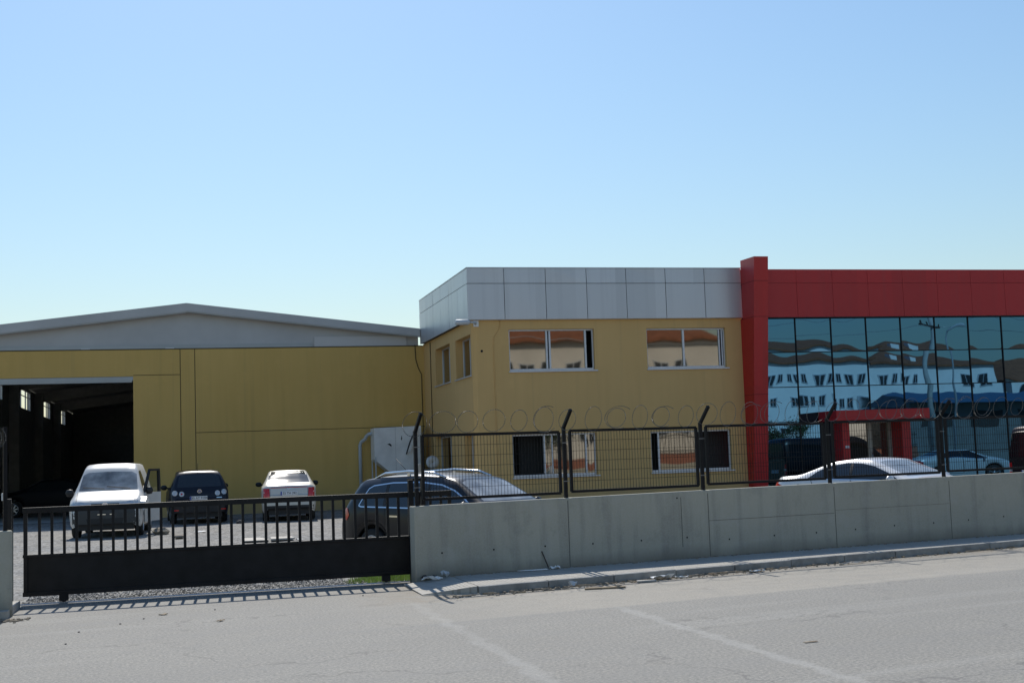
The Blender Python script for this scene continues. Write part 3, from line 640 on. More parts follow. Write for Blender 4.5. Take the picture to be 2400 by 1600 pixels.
# left stub: post, frame, wire loop
def lp(s, n=0.0, z=0.0): return Vector((LX, wl(LX), 0)) - WD * s + WN * n + Vector((0, 0, z))
f2 = thing('mesh_fence', 'end of a black fence on the short wall stub left of the gate', 'fence', lp(0.07, FN, 1.05))
mb = MB(); mb.bar(lp(0.08, FN, 1.0), lp(0.08, FN, 2.34), 0.05, up=WD); mb.build('post', M['darkmetal'], f2)
mb = MB()
for a, b_ in (((0.17, 1.12), (2.3, 1.12)), ((0.17, 2.03), (2.3, 2.03)), ((0.17, 1.12), (0.17, 2.03))): mb.bar(lp(a[0], FN, a[1]), lp(b_[0], FN, b_[1]), 0.035, up=WN)
fr = mb.build('panel_frame', M['darkmetal'], f2)
mb = MB()
for i in range(1, 42): mb.bar(lp(0.17 + i * 0.05, FN, 1.12), lp(0.17 + i * 0.05, FN, 2.03), 0.0045, up=WD)
for i in range(1, 6): mb.bar(lp(0.17, FN + 0.004, 1.12 + i * 0.15), lp(2.3, FN + 0.004, 1.12 + i * 0.15), 0.005, up=WN)
mb.build('wire_mesh', M['darkmetal'], fr)
razor('razor_wire', 0.25, 2.6, 'short coil of razor wire above the wall stub at the left edge', 2.2, lp)

# ------------------------------------------------------------ sliding gate
GP = Vector((-2.10, 18.90, 0)); GD = Vector((1, 0.030, 0)).normalized(); GN = Vector((GD.y, -GD.x, 0))
def gp_(s, n=0.0, z=0.0): return GP + GD * s + GN * n + Vector((0, 0, z))
gate = thing('sliding_gate', 'wide black steel sliding gate with upright bars above a solid sheet', 'gate', gp_(2.7))
mb = MB()
mb.bar(gp_(0.08, 0, 1.255), gp_(6.0, 0, 1.255), 0.05, 0.075, up=(0, 0, 1)); mb.bar(gp_(0.08, 0, 0.645), gp_(6.0, 0, 0.645), 0.05, 0.04); mb.bar(gp_(0.08, 0, 0.14), gp_(6.0, 0, 0.14), 0.06, 0.06)
mb.bar(gp_(0.115, 0, 0.17), gp_(0.115, 0, 1.217), 0.06, 0.05, up=GD)
mb.bar(gp_(5.97, 0, 0.17), gp_(5.97, 0, 1.217), 0.05, 0.05, up=GD)
gf = mb.build('frame', M['black'], gate, bevel=0.004)
for i in range(1, 37):
    s_ = 0.135 + 0.1585 * i
    if s_ > 5.9: break
    mb = MB(); mb.bar(gp_(s_, 0, 0.664), gp_(s_, 0, 1.219), 0.03, 0.038, up=GD); mb.build('bar', M['black'], gate)
mb = MB(); mb.obox(gp_(3.04, -0.005, 0.395), GD * 2.92, GN * 0.006, (0, 0, 0.23)); mb.build('sheet', M['black'], gate)
for s_ in (0.60, 5.0):
    mb = MB(); mb.obox(gp_(s_, 0.0, 0.085), GD * 0.06, GN * 0.03, (0, 0, 0.055))
    br_ = mb.build('roller_bracket', M['black'], gate)
    mb = MB(); mb.lathe([(-0.015, 0.01), (-0.015, 0.045), (0.015, 0.045), (0.015, 0.01)], gp_(s_, 0, 0.06), 'y', 16); mb.build('roller', M['rust'], br_)
rail = MB(); rail.prism([gp_(-0.05, -0.012, 0.002), gp_(-0.05, 0, 0.018), gp_(-0.05, 0.012, 0.002)], GD * 6.2)
tag(rail.build('gate_rail', M['alu']), 'thin steel ground rail under the sliding gate', 'rail')
gpst = thing('gate_post', 'black steel catch post at the left end of the sliding gate', 'gate post', gp_(-0.08))
mb = MB(); mb.bar(gp_(-0.10, 0, 0), gp_(-0.10, 0, 1.42), 0.09, 0.08, up=GD); mb.build('post', M['black'], gpst, bevel=0.004)
mb = MB(); mb.bar(gp_(-0.045, 0.045, 0), gp_(-0.045, 0.045, 1.36), 0.02, 0.02, up=GD); mb.build('catch_strip', M['black'], gpst)
pc = tag(None or (lambda mb: (mb.box(-2.275, -2.215, 18.78, 18.83, 1.40, 1.50), mb.build('photocell', M['pvc'], bevel=0.008))[1])(MB()), 'small white photocell box on the left gate post', 'sensor')
gs = thing('gate_post', 'black steel guide posts with rollers between the gate and the wall end', 'gate post', gp_(5.34))
mb = MB(); mb.bar(gp_(5.365, 0.14, 0), gp_(5.365, 0.14, 1.47), 0.085, 0.07, up=GD); mb.build('post', M['black'], gs, bevel=0.004)
mb = MB(); mb.bar(gp_(5.54, 0.16, 1.0), gp_(5.54, 0.16, 1.50), 0.085, 0.06, up=GD); mb.build('post', M['black'], gs, bevel=0.004)
mb = MB(); mb.bar(gp_(5.33, 0.10, 1.47), gp_(5.6, 0.10, 1.47), 0.06, 0.03); mb.build('guide', M['black'], gs)
pc2 = MB(); pc2.obox(gp_(5.51, 0.19, 1.63), GD * 0.033, GN * 0.02, (0, 0, 0.055)); tag(pc2.build('photocell', M['slab'], bevel=0.006), 'small cream photocell box above the right guide post', 'sensor')

# ------------------------------------------------------------ vehicles
def lerp_prof(pr, x):
    if x <= pr[0][0]: return pr[0][1]
    for (a, va), (b_, vb) in zip(pr, pr[1:]):
        if x <= b_: return va + (vb - va) * (x - a) / (b_ - a)
    return pr[-1][1]
def smooth_list(v, k):
    n = len(v)
    for _ in range(k): v = [v[0]] + [(v[i - 1] + 2 * v[i] + v[i + 1]) / 4 for i in range(1, n - 1)] + [v[-1]]
    return v
class Car:
    def __init__(c, name, label, cat, loc, rz, L, W, top, belt, wb, wr, paint, sill=0.22, front_x=None, tumble=0.34, endw=0.80, crown=0.05, group=None):
        c.root = thing(name, label, cat, loc, rz, group); c.L, c.W = L, W; c.wr = wr
        c.ax = (-wb / 2 if front_x is None else front_x - wb, wb / 2 if front_x is None else front_x)
        xs = [-L / 2 + L * i / 110 for i in range(111)]
        xs = sorted(set(xs + [-L / 2 + 0.008, -L / 2 + 0.02, L / 2 - 0.008, L / 2 - 0.02]))
        T = smooth_list([lerp_prof(top, x) for x in xs], 3); B = smooth_list([lerp_prof(belt, x) for x in xs], 3)
        rows = []
        for x, t, bl in zip(xs, T, B):
            e = max(0, (abs(x) - (L / 2 - 0.55)) / 0.55); hw = W / 2 * (1 - (1 - endw) * e ** 2.4)
            lip = max(0, (abs(x) - (L / 2 - 0.10)) / 0.10) ** 2
            hw -= 0.05 * lip; t -= 0.05 * lip; bl = min(bl, t - 0.03)
            zb = sill + 0.07 * lip + 0.05 * e
            for a in c.ax:
                R = wr + 0.065; dx = abs(x - a)
                if dx < R: zb = max(zb, wr + math.sqrt(R * R - dx * dx))
            zb = min(zb, bl - 0.1)
            gh = max(0, t - bl); ry = max(0.25 * hw, hw * 0.985 - tumble * gh - 0.05 - 0.03 * min(1, gh / 0.1))
            te = t - crown * min(1, 0.4 + gh)
            te = max(te, bl + 0.004)
            sec = [(hw * 0.92, zb), (hw * 0.965, zb + (bl - zb) * 0.12), (hw * 0.99, zb + (bl - zb) * 0.35), (hw, zb + (bl - zb) * 0.6), (hw * 0.993, zb + (bl - zb) * 0.85), (hw * 0.975, bl)]
            y0 = hw * 0.975
            for k in (0.25, 0.5, 0.75, 1.0):
                yy = y0 + (ry - y0) * k + 0.02 * math.sin(math.pi * k) * min(1, gh / 0.3); sec.append((yy, bl + (te - bl) * k))
            sec += [(ry - 0.055, te + (t - te) * 0.45), (ry * 0.6, te + (t - te) * 0.86), (0, t)]
            rows.append((x, sec))
        vs = []; fs = []
        m_ = len(rows[0][1]); n = 2 * m_ - 1
        for x, sec in rows:
            vs += [(x, -y, z_) for y, z_ in sec] + [(x, y, z_) for y, z_ in sec[-2::-1]]
        for i in range(len(rows) - 1):
            for k_ in range(n - 1): fs.append((i * n + k_, i * n + k_ + 1, (i + 1) * n + k_ + 1, (i + 1) * n + k_))
        fs.append(tuple(range(n))); fs.append(tuple(range((len(rows) - 1) * n, len(rows) * n))[::-1])
        mb = MB(); mb.add(vs, fs, 0, True); c.body = mb.build('body', paint, c.root, world=False)
        c.body.data.polygons[-1].use_smooth = False; c.body.data.polygons[-2].use_smooth = False
        c.bvh = BVHTree.FromPolygons([Vector(v) for v in vs], fs)
        mb = MB(); ub = W / 2 - 0.22
        mb.box(-L / 2 + 0.12, L / 2 - 0.12, -ub, ub, sill - 0.04, 0.62)  # dark box inside the shell, added to block light between the wheels
        mb.box(c.ax[0] + wr + 0.1, c.ax[1] - wr - 0.1, -W / 2 * 0.93, W / 2 * 0.93, sill - 0.02, sill + 0.1); c.under = mb.build('underbody', M['plasticblack'], c.root, world=False)
        c.paint = paint
    def hit(c, axis, sg, u, v):
        if axis == 'y': o, d = Vector((u, sg * 4, v)), Vector((0, -sg, 0))
        elif axis == 'x': o, d = Vector((sg * 6, u, v)), Vector((-sg, 0, 0))
        else: o, d = Vector((u, v, 6)), Vector((0, 0, -1))
        h = c.bvh.ray_cast(o, d)
        if h[0] is None:
            q = c.bvh.find_nearest(o + d * (3.2 if axis == 'y' else 3.8)); return q[0]
        return h[0]
    def patch(c, name, pts, mat, axis, sg, off=0.006, step=0.07, parent=None):
        bm = bmesh.new()
        f = bm.faces.new([bm.verts.new((p[0], p[1], 0)) for p in pts])
        for ax in (0, 1):
            lo, hi = min(p[ax] for p in pts), max(p[ax] for p in pts); k = int((hi - lo) / step)
            for i in range(1, k + 1):
                co = [0, 0, 0]; co[ax] = lo + (hi - lo) * i / (k + 1); no = [0, 0, 0]; no[ax] = 1
                bmesh.ops.bisect_plane(bm, geom=bm.verts[:] + bm.edges[:] + bm.faces[:], plane_co=co, plane_no=no)
        outw = {'y': Vector((0, sg, 0)), 'x': Vector((sg, 0, 0)), 'z': Vector((0, 0, 1))}[axis]
        for v in bm.verts: v.co = c.hit(axis, sg, v.co.x, v.co.y) + outw * off
        bmesh.ops.triangulate(bm, faces=bm.faces[:])
        me = bpy.data.meshes.new(name); bm.to_mesh(me); bm.free(); me.materials.append(mat)
        for p in me.polygons: p.use_smooth = True
        o = bpy.data.objects.new(name, me); COL.objects.link(o); o.parent = parent or c.root; return o
    def strip(c, name, pts, wd, mat, axis, sg, off=0.008, parent=None, closed=False):
        mb = MB(); P = []
        q = pts + ([pts[0]] if closed else [])
        for a, b_ in zip(q, q[1:]):
            n = max(1, int(math.hypot(b_[0] - a[0], b_[1] - a[1]) / 0.08))
            P += [(a[0] + (b_[0] - a[0]) * i / n, a[1] + (b_[1] - a[1]) * i / n) for i in range(n)]
        P.append(q[-1]); outw = {'y': Vector((0, sg, 0)), 'x': Vector((sg, 0, 0)), 'z': Vector((0, 0, 1))}[axis]
        vs = []
        for i, p in enumerate(P):
            a, b_ = P[max(0, i - 1)], P[min(len(P) - 1, i + 1)]; dx, dy = b_[0] - a[0], b_[1] - a[1]; l = math.hypot(dx, dy) or 1
            for s_ in (-1, 1): vs.append(c.hit(axis, sg, p[0] - dy / l * wd / 2 * s_, p[1] + dx / l * wd / 2 * s_) + outw * off)
        mb.add(vs, [(2 * i, 2 * i + 1, 2 * i + 3, 2 * i + 2) for i in range(len(P) - 1)], 0, True)
        return mb.build(name, mat, parent or c.root, world=False)
    def sides(c, name, pts, mat, off=0.006, **k): return [c.patch(name, pts, mat, 'y', s_, off, **k) for s_ in (-1, 1)]
    def wheels(c, spokes=5, wide=0.20):
        for x in c.ax:
            for s_ in (-1, 1):
                r = c.wr; y = s_ * (c.W / 2 - wide / 2 - 0.035)
                mb = MB(); h = wide / 2
                mb.lathe([(-h, r * 0.66), (-h, r * 0.9), (-h * 0.8, r * 0.985), (0, r), (h * 0.8, r * 0.985), (h, r * 0.9), (h, r * 0.66)], (x, y, r), 'y', 28)
                mb.lathe([(s_ * h * 0.2, 0.0), (s_ * h * 0.2, r * 0.68)], (x, y, r), 'y', 28)
                w_ = mb.build('wheel', M['rubber'], c.root, world=False)
                mb = MB(); yo = s_ * h
                mb.lathe([(yo * 0.5, r * 0.55), (yo * 0.95, r * 0.60), (yo * 0.99, r * 0.67), (yo * 0.8, r * 0.68)], (x, y, r), 'y', 28)
                mb.lathe([(yo * 0.9, 0.0), (yo * 0.85, r * 0.16), (yo * 0.5, r * 0.17)], (x, y, r), 'y', 16)
                for k_ in range(spokes):
                    a = 2 * math.pi * k_ / spokes + 0.3; d = Vector((math.cos(a), 0, math.sin(a))); t_ = Vector((-math.sin(a), 0, math.cos(a)))
                    mb.obox(Vector((x, y + yo * 0.72, r)) + d * r * 0.38, d * r * 0.25, Vector((0, 0.012, 0)), t_ * r * 0.075)
                mb.build('rim', M['rim'], w_, world=False)
    def mirrors(c, x, z_, mat, size=0.12):
        for s_ in (-1, 1):
            y = abs(c.hit('y', s_, x, z_).y)
            mb = MB(); pr = [(0, 0.02), (0.03, size * 0.55), (0.10, size * 0.62), (0.17, size * 0.52), (0.20, 0.015)]
            vs = []; n = 10; fs = []
            for t, r in pr:
                for k_ in range(n):
                    a = 2 * math.pi * k_ / n; vs.append((x + r * 0.75 * math.cos(a), s_ * (y + 0.03 + t), z_ + 0.03 + r * math.sin(a)))
            for i in range(len(pr) - 1):
                for k_ in range(n): fs.append((i * n + k_, i * n + (k_ + 1) % n, (i + 1) * n + (k_ + 1) % n, (i + 1) * n + k_))
            mb.add(vs, fs, 0, True); mb.bar((x, s_ * (y - 0.02), z_), (x, s_ * (y + 0.07), z_ + 0.02), 0.06, 0.05)
            mb.build('wing_mirror', mat, c.root, world=False)
    def plate(c, sg, y, z_, text):
        x = max(abs(c.hit('x', sg, y + dy, z_ + dz).x) for dy in (-0.25, 0, 0.25) for dz in (-0.055, 0, 0.055)) + 0.008
        mb = MB(); mb.box(-0.26, 0.26, -0.007, 0.007, -0.057, 0.057)
        pl = mb.build('number_plate', M['plate'], c.root, world=False, bevel=0.003); pl.location = (sg * x, y, z_); pl.rotation_euler = (0, 0, math.pi / 2 * sg)
        mb = MB(); mb.box(-0.256, -0.215, -0.010, -0.008, -0.053, 0.053) ; mb.build('blue_band', M['plateblue'], pl, world=False)
        if text: text_mesh('plate_text', text, 0.098, M['ink'], pl, (0.022, -0.009, 0), (math.pi / 2, 0, 0))
    def roundel(c, sg, z_, r):
        x = abs(c.hit('x', sg, 0, z_).x) + 0.012; mb = MB()
        def P(u, v): return Vector((sg * x, u * (1 if sg > 0 else -1), z_ + v))
        n = 24
        for i in range(n):
            a, b_ = 2 * math.pi * i / n, 2 * math.pi * (i + 1) / n
            mb.add([P(r * math.cos(a), r * math.sin(a)), P(r * math.cos(b_), r * math.sin(b_)), P(r * 0.82 * math.cos(b_), r * 0.82 * math.sin(b_)), P(r * 0.82 * math.cos(a), r * 0.82 * math.sin(a))], [(0, 1, 2, 3)])
        def st(a, b_): mb.bar(P(*[q * r for q in a]), P(*[q * r for q in b_]), 0.012, 0.012)
        st((-0.36, 0.72), (0, 0.12)); st((0, 0.12), (0.36, 0.72)); st((-0.66, 0.45), (-0.28, -0.72)); st((-0.28, -0.72), (0, -0.1)); st((0, -0.1), (0.28, -0.72)); st((0.28, -0.72), (0.66, 0.45))
        e = mb.build('emblem', M['chrome'], c.root, world=False)
        mb = MB(); mb.add([P(r * 0.84 * math.cos(2 * math.pi * i / n), r * 0.84 * math.sin(2 * math.pi * i / n)) - Vector((sg * 0.006, 0, 0)) for i in range(n)], [tuple(range(n))]); mb.build('emblem_disc', M['plateblue'], e, world=False)

# white van with crumpled wing and open driver's door
van = Car('white_van', 'white delivery van facing the gate with its driver door hanging open', 'van', (-1.68, 37.45, 0.075), rad(-90 - 3), 4.4, 1.84,
          [(-2.2, 1.70), (-2.12, 1.84), (-1.5, 1.90), (0.25, 1.90), (0.62, 1.80), (1.32, 1.17), (1.95, 1.0), (2.12, 0.90), (2.2, 0.72)], [(-2.2, 1.05), (1.1, 1.06), (1.5, 1.0), (2.0, 0.88), (2.2, 0.68)], 2.68, 0.32, M['paint_van'], 0.24, 1.36, 0.22, 0.86)
van.wheels(5)
M['dust_sky'] = mm_ = plain('dust_sky_windscreen', (0.26, 0.265, 0.26), 0.08, 0.0, 0.6, 2.2, spec=0.9)  # pale mottle: dust, plus sky reflection put into the colour
van.patch('windscreen', [(-0.74, 1.20), (0.74, 1.20), (0.68, 1.60), (0.55, 1.665), (0.0, 1.685), (-0.55, 1.665), (-0.68, 1.60)], M['dust_sky'], 'x', 1)
for s_ in (-1, 1):
    van.patch('window', [(0.05, 1.12), (1.05, 1.12), (0.92, 1.32), (0.58, 1.66), (0.05, 1.70)], M['glass'], 'y', s_)
    van.patch('headlight', [(s_ * 0.36, 0.80), (s_ * 0.80, 0.80), (s_ * 0.80, 0.93), (s_ * 0.60, 0.93), (s_ * 0.36, 0.87)], M['clearlens'], 'x', 1)
van.patch('bumper', [(-0.84, 0.32), (0.84, 0.32), (0.87, 0.78), (0.34, 0.78), (0.30, 0.74), (-0.30, 0.74), (-0.34, 0.78), (-0.87, 0.78)], plain('van_bumper_grey', (0.05, 0.05, 0.048), 0.6), 'x', 1)
van.patch('air_intake', [(-0.42, 0.36), (0.42, 0.36), (0.46, 0.50), (-0.46, 0.50)], M['plasticblack'], 'x', 1, 0.012)
van.patch('grille', [(-0.34, 0.745), (0.34, 0.745), (0.35, 0.875), (-0.35, 0.875)], M['plasticblack'], 'x', 1)
van.strip('bonnet_crease', [(1.40, 0.52), (1.75, 0.44), (2.02, 0.36)], 0.03, M['rim'], 'z', 1); van.strip('bonnet_crease', [(1.40, -0.52), (1.75, -0.44), (2.02, -0.36)], 0.03, M['rim'], 'z', 1)
van.strip('bonnet_gap', [(1.34, 0.76), (1.7, 0.74), (2.0, 0.72)], 0.02, M['ink'], 'z', 1); van.strip('bonnet_gap', [(1.34, -0.76), (1.7, -0.74), (2.0, -0.72)], 0.02, M['ink'], 'z', 1)
van.strip('wiper', [(1.27, 0.55), (1.20, -0.05)], 0.02, M['ink'], 'z', 1, 0.02); van.strip('wiper', [(1.27, -0.1), (1.20, -0.65)], 0.02, M['ink'], 'z', 1, 0.02)
van.strip('grille_bar', [(-0.18, 0.60), (0.02, 0.60)], 0.02, M['chrome'], 'x', 1, 0.016); van.strip('grille_bar', [(0.12, 0.60), (0.24, 0.60)], 0.02, M['chrome'], 'x', 1, 0.016)
van.roundel(1, 0.82, 0.075); van.mirrors(0.98, 1.12, M['plasticblack'], 0.17)
# open door: hinged at the front edge on the driver's (left) side
mb = MB()
def doorp(u, z_, t=0): a = rad(21); return Vector((1.12 - u * math.cos(a) , 0.90 + u * math.sin(a), z_)) + Vector((-math.sin(a), -math.cos(a), 0)) * t
fm_ = MB()
for pts in ([(0, 0.34), (0.98, 0.34), (1.0, 1.10), (0, 1.10)], [(0, 1.10), (0.07, 1.10), (0.40, 1.70), (0.34, 1.70)], [(0.34, 1.66), (0.95, 1.66), (0.95, 1.72), (0.37, 1.72)], [(0.90, 1.10), (1.0, 1.10), (0.96, 1.66), (0.87, 1.66)]):
    q = [doorp(u, z_) for u, z_ in pts]; (mb if pts[0] == (0, 0.34) else fm_).prism(q, doorp(0, 0, 0.06) - doorp(0, 0, 0))
d_ = mb.build('door', M['paint_van'], van.root, world=False); d_['label'] = 'driver door hanging wide open'; fm_.build('window_frame', M['plasticblack'], d_, world=False)
mb = MB(); mb.add([doorp(u, z_, 0.03) for u, z_ in [(0.07, 1.10), (0.90, 1.10), (0.87, 1.66), (0.38, 1.66)]], [(0, 1, 2, 3)]); mb.build('door_window', M['clearglass'], d_, world=False)
mb = MB(); q = [doorp(u, z_, 0.065) for u, z_ in [(0.04, 0.40), (0.93, 0.40), (0.95, 1.07), (0.04, 1.07)]]; mb.prism(q, doorp(0, 0, 0.03) - doorp(0, 0, 0)); mb.build('door_trim', M['plasticblack'], d_, world=False)
mb = MB(); rr = random.Random(2)     # torn front wing standing proud of the left wheel
P0 = [(1.05, 0.93, 0.80), (1.35, 0.98, 1.0), (1.65, 1.00, 1.0), (1.95, 0.98, 0.88), (2.05, 0.93, 0.74)]; P1 = [(1.05, 0.80, 0.88), (1.35, 0.78, 1.04), (1.65, 0.76, 1.03), (1.95, 0.74, 0.92), (2.08, 0.74, 0.80)]; P2 = [(1.02, 0.96, 0.70), (1.3, 1.02, 0.86), (1.65, 1.05, 0.88), (1.98, 1.02, 0.76), (2.08, 0.94, 0.66)]
for A, B_ in ((P1, P0), (P0, P2)):
    for i in range(4): mb.add([A[i], A[i + 1], B_[i + 1], B_[i]], [(0, 1, 2, 3)])
wg = mb.build('front_wing', M['paint_van'], van.root, world=False); wg['label'] = 'bent front wing beside the open door'
sm = wg.modifiers.new('thick', 'SOLIDIFY'); sm.thickness = 0.015

# dark blue hatchback, rear view
hb = Car('dark_hatchback', 'dark blue hatchback with round white tail lamps parked nose to the yellow wall', 'car', (0.58, 43.35, 0.10), rad(90 + 2), 4.2, 1.78,
         [(-2.1, 0.80), (-2.05, 1.0), (-1.98, 1.08), (-1.72, 1.48), (-1.6, 1.58), (-1.3, 1.61), (-0.3, 1.63), (0.4, 1.56), (1.25, 1.1), (1.9, 0.92), (2.1, 0.68)], [(-2.1, 0.72), (-1.9, 1.02), (1.2, 0.98), (2.1, 0.66)], 2.58, 0.32, M['paint_navy'], 0.22, None, 0.30, 0.90)
hb.wheels(5)
hb.patch('rear_window', [(-0.66, 1.10), (0.66, 1.10), (0.60, 1.40), (0.52, 1.47), (-0.52, 1.47), (-0.60, 1.40)], M['glass'], 'x', -1)
hb.sides('window', [(-1.6, 1.06), (1.05, 1.03), (0.6, 1.36), (0.3, 1.46), (-1.2, 1.48), (-1.5, 1.40)], M['glass'])
hb.patch('windscreen', [(-0.66, 1.14), (0.66, 1.14), (0.56, 1.50), (-0.56, 1.50)], M['glass'], 'x', 1)
for s_ in (-1, 1):
    for yy, zz_, r in ((0.73, 0.935, 0.082), (0.53, 0.905, 0.078)):
        hb.patch('tail_lamp', [(s_ * yy + r * math.cos(a * math.pi / 10), zz_ + r * math.sin(a * math.pi / 10)) for a in range(20)], M['clearlens'], 'x', -1, 0.012, 0.05)
    hb.patch('reflector', [(s_ * 0.62, 0.40), (s_ * 0.78, 0.40), (s_ * 0.78, 0.435), (s_ * 0.62, 0.435)], M['redlens'], 'x', -1, 0.01)
hb.patch('lamp_core', [(0.53 + 0.03 * math.cos(a * 0.5236), 0.905 + 0.03 * math.sin(a * 0.5236)) for a in range(12)], M['redlens'], 'x', -1, 0.018)
hb.patch('bumper', [(-0.84, 0.30), (0.84, 0.30), (0.84, 0.60), (-0.84, 0.60)], M['plasticblack'], 'x', -1)
hb.strip('badge', [(-0.50, 0.77), (-0.66, 0.77)], 0.022, M['chrome'], 'x', -1, 0.012)
hb.plate(-1, 0.03, 0.77, '35 AT 9184'); hb.roundel(-1, 0.96, 0.072); hb.mirrors(0.95, 1.05, M['plasticblack'], 0.14)
mb = MB(); mb.tube([(-1.45, 0.02, 1.60), (-1.62, 0.02, 1.82)], 0.006, 6); mb.build('aerial', M['plasticblack'], hb.root, world=False)

# white saloon, rear view
ws = Car('white_saloon', 'white saloon car with red tail lamps parked nose to the yellow wall', 'car', (3.38, 42.35, 0.10), rad(90 - 3.5), 4.35, 1.70,
         [(-2.17, 0.78), (-2.13, 0.97), (-2.05, 1.02), (-1.62, 1.05), (-1.42, 1.10), (-1.10, 1.245), (-0.85, 1.345), (-0.55, 1.43), (0.2, 1.43), (0.95, 1.05), (1.9, 0.86), (2.17, 0.62)], [(-2.17, 0.72), (-2.0, 0.95), (-1.5, 0.97), (0.95, 0.93), (2.17, 0.6)], 2.6, 0.31, M['paint_white'], 0.22, None, 0.36, 0.90, 0.04)
ws.wheels(6); ws.root.scale = (1.0, 0.97, 1.06)
M['rear_glass'] = plain('rear_screen', (0.012, 0.015, 0.017), 0.06, 0.0, 0.0, spec=0.6)
ws.patch('rear_window', [(-0.66, 1.075), (0.66, 1.075), (0.57, 1.36), (0.50, 1.395), (-0.50, 1.395), (-0.57, 1.36)], M['rear_glass'], 'x', -1)
ws.sides('window', [(-1.25, 1.01), (0.75, 0.985), (0.25, 1.27), (0.0, 1.34), (-0.65, 1.34), (-1.05, 1.18)], M['glass'])
ws.patch('windscreen', [(-0.62, 1.08), (0.62, 1.08), (0.52, 1.36), (-0.52, 1.36)], M['glass'], 'x', 1)
for s_ in (-1, 1): ws.patch('tail_lamp', [(s_ * 0.585, 0.66), (s_ * 0.83, 0.66), (s_ * 0.83, 0.93), (s_ * 0.60, 0.93)], M['redlens'], 'x', -1, 0.008, 0.05)
ws.strip('boot_trim', [(-0.56, 0.945), (0.56, 0.945)], 0.018, M['redlens'], 'x', -1); ws.strip('bumper_strip', [(-0.82, 0.62), (0.82, 0.62)], 0.045, M['pvc'], 'x', -1)
ws.patch('lower_bumper', [(-0.82, 0.27), (0.82, 0.27), (0.82, 0.44), (-0.82, 0.44)], M['plasticblack'], 'x', -1)
ws.strip('boot_gap', [(-0.58, 0.64), (-0.58, 0.94)], 0.012, M['ink'], 'x', -1, 0.010); ws.strip('boot_gap', [(0.58, 0.64), (0.58, 0.94)], 0.012, M['ink'], 'x', -1, 0.010)
ws.patch('emblem', [(-0.05, 0.89), (0.05, 0.89), (0.06, 0.92), (0.0, 0.935), (-0.06, 0.92)], M['chrome'], 'x', -1, 0.012)
ws.plate(-1, 0.0, 0.78, '35 TH 392'); ws.mirrors(0.72, 0.99, M['plasticblack'], 0.12)

# black SUV behind the gate post
fw = Vector((math.cos(rad(54)), -math.sin(rad(54)), 0)); rt = Vector((-math.sin(rad(54)), -math.cos(rad(54)), 0))
suv_c = Vector((3.16, 21.95, 0)) + fw * 1.215 - rt * 0.74
sv = Car('black_suv', 'black estate off-roader with silver roof rails parked behind the gate post', 'suv', (suv_c.x, suv_c.y, 0.0), rad(-54), 4.45, 1.82,
         [(-2.22, 0.82), (-2.18, 1.06), (-2.05, 1.16), (-1.80, 1.52), (-1.72, 1.60), (-1.2, 1.65), (-0.4, 1.67), (0.25, 1.63), (0.55, 1.56), (1.28, 1.14), (2.0, 0.98), (2.22, 0.74)], [(-2.22, 0.76), (-2.0, 1.08), (-1.5, 1.10), (0.0, 1.03), (1.25, 1.0), (2.0, 0.9), (2.22, 0.7)], 2.62, 0.355, M['paint_black'], 0.26, 1.30, 0.30, 0.86)
sv.wheels(5, 0.23); sv.root.scale = (0.92, 0.92, 0.92)
dlo = [(-1.62, 1.12), (-1.55, 1.10), (-0.9, 1.085), (0.2, 1.055), (1.16, 1.03), (0.92, 1.20), (0.62, 1.36), (0.30, 1.46), (-0.2, 1.515), (-0.9, 1.515), (-1.36, 1.47), (-1.46, 1.42)]
sv.sides('window', dlo, M['glass'])
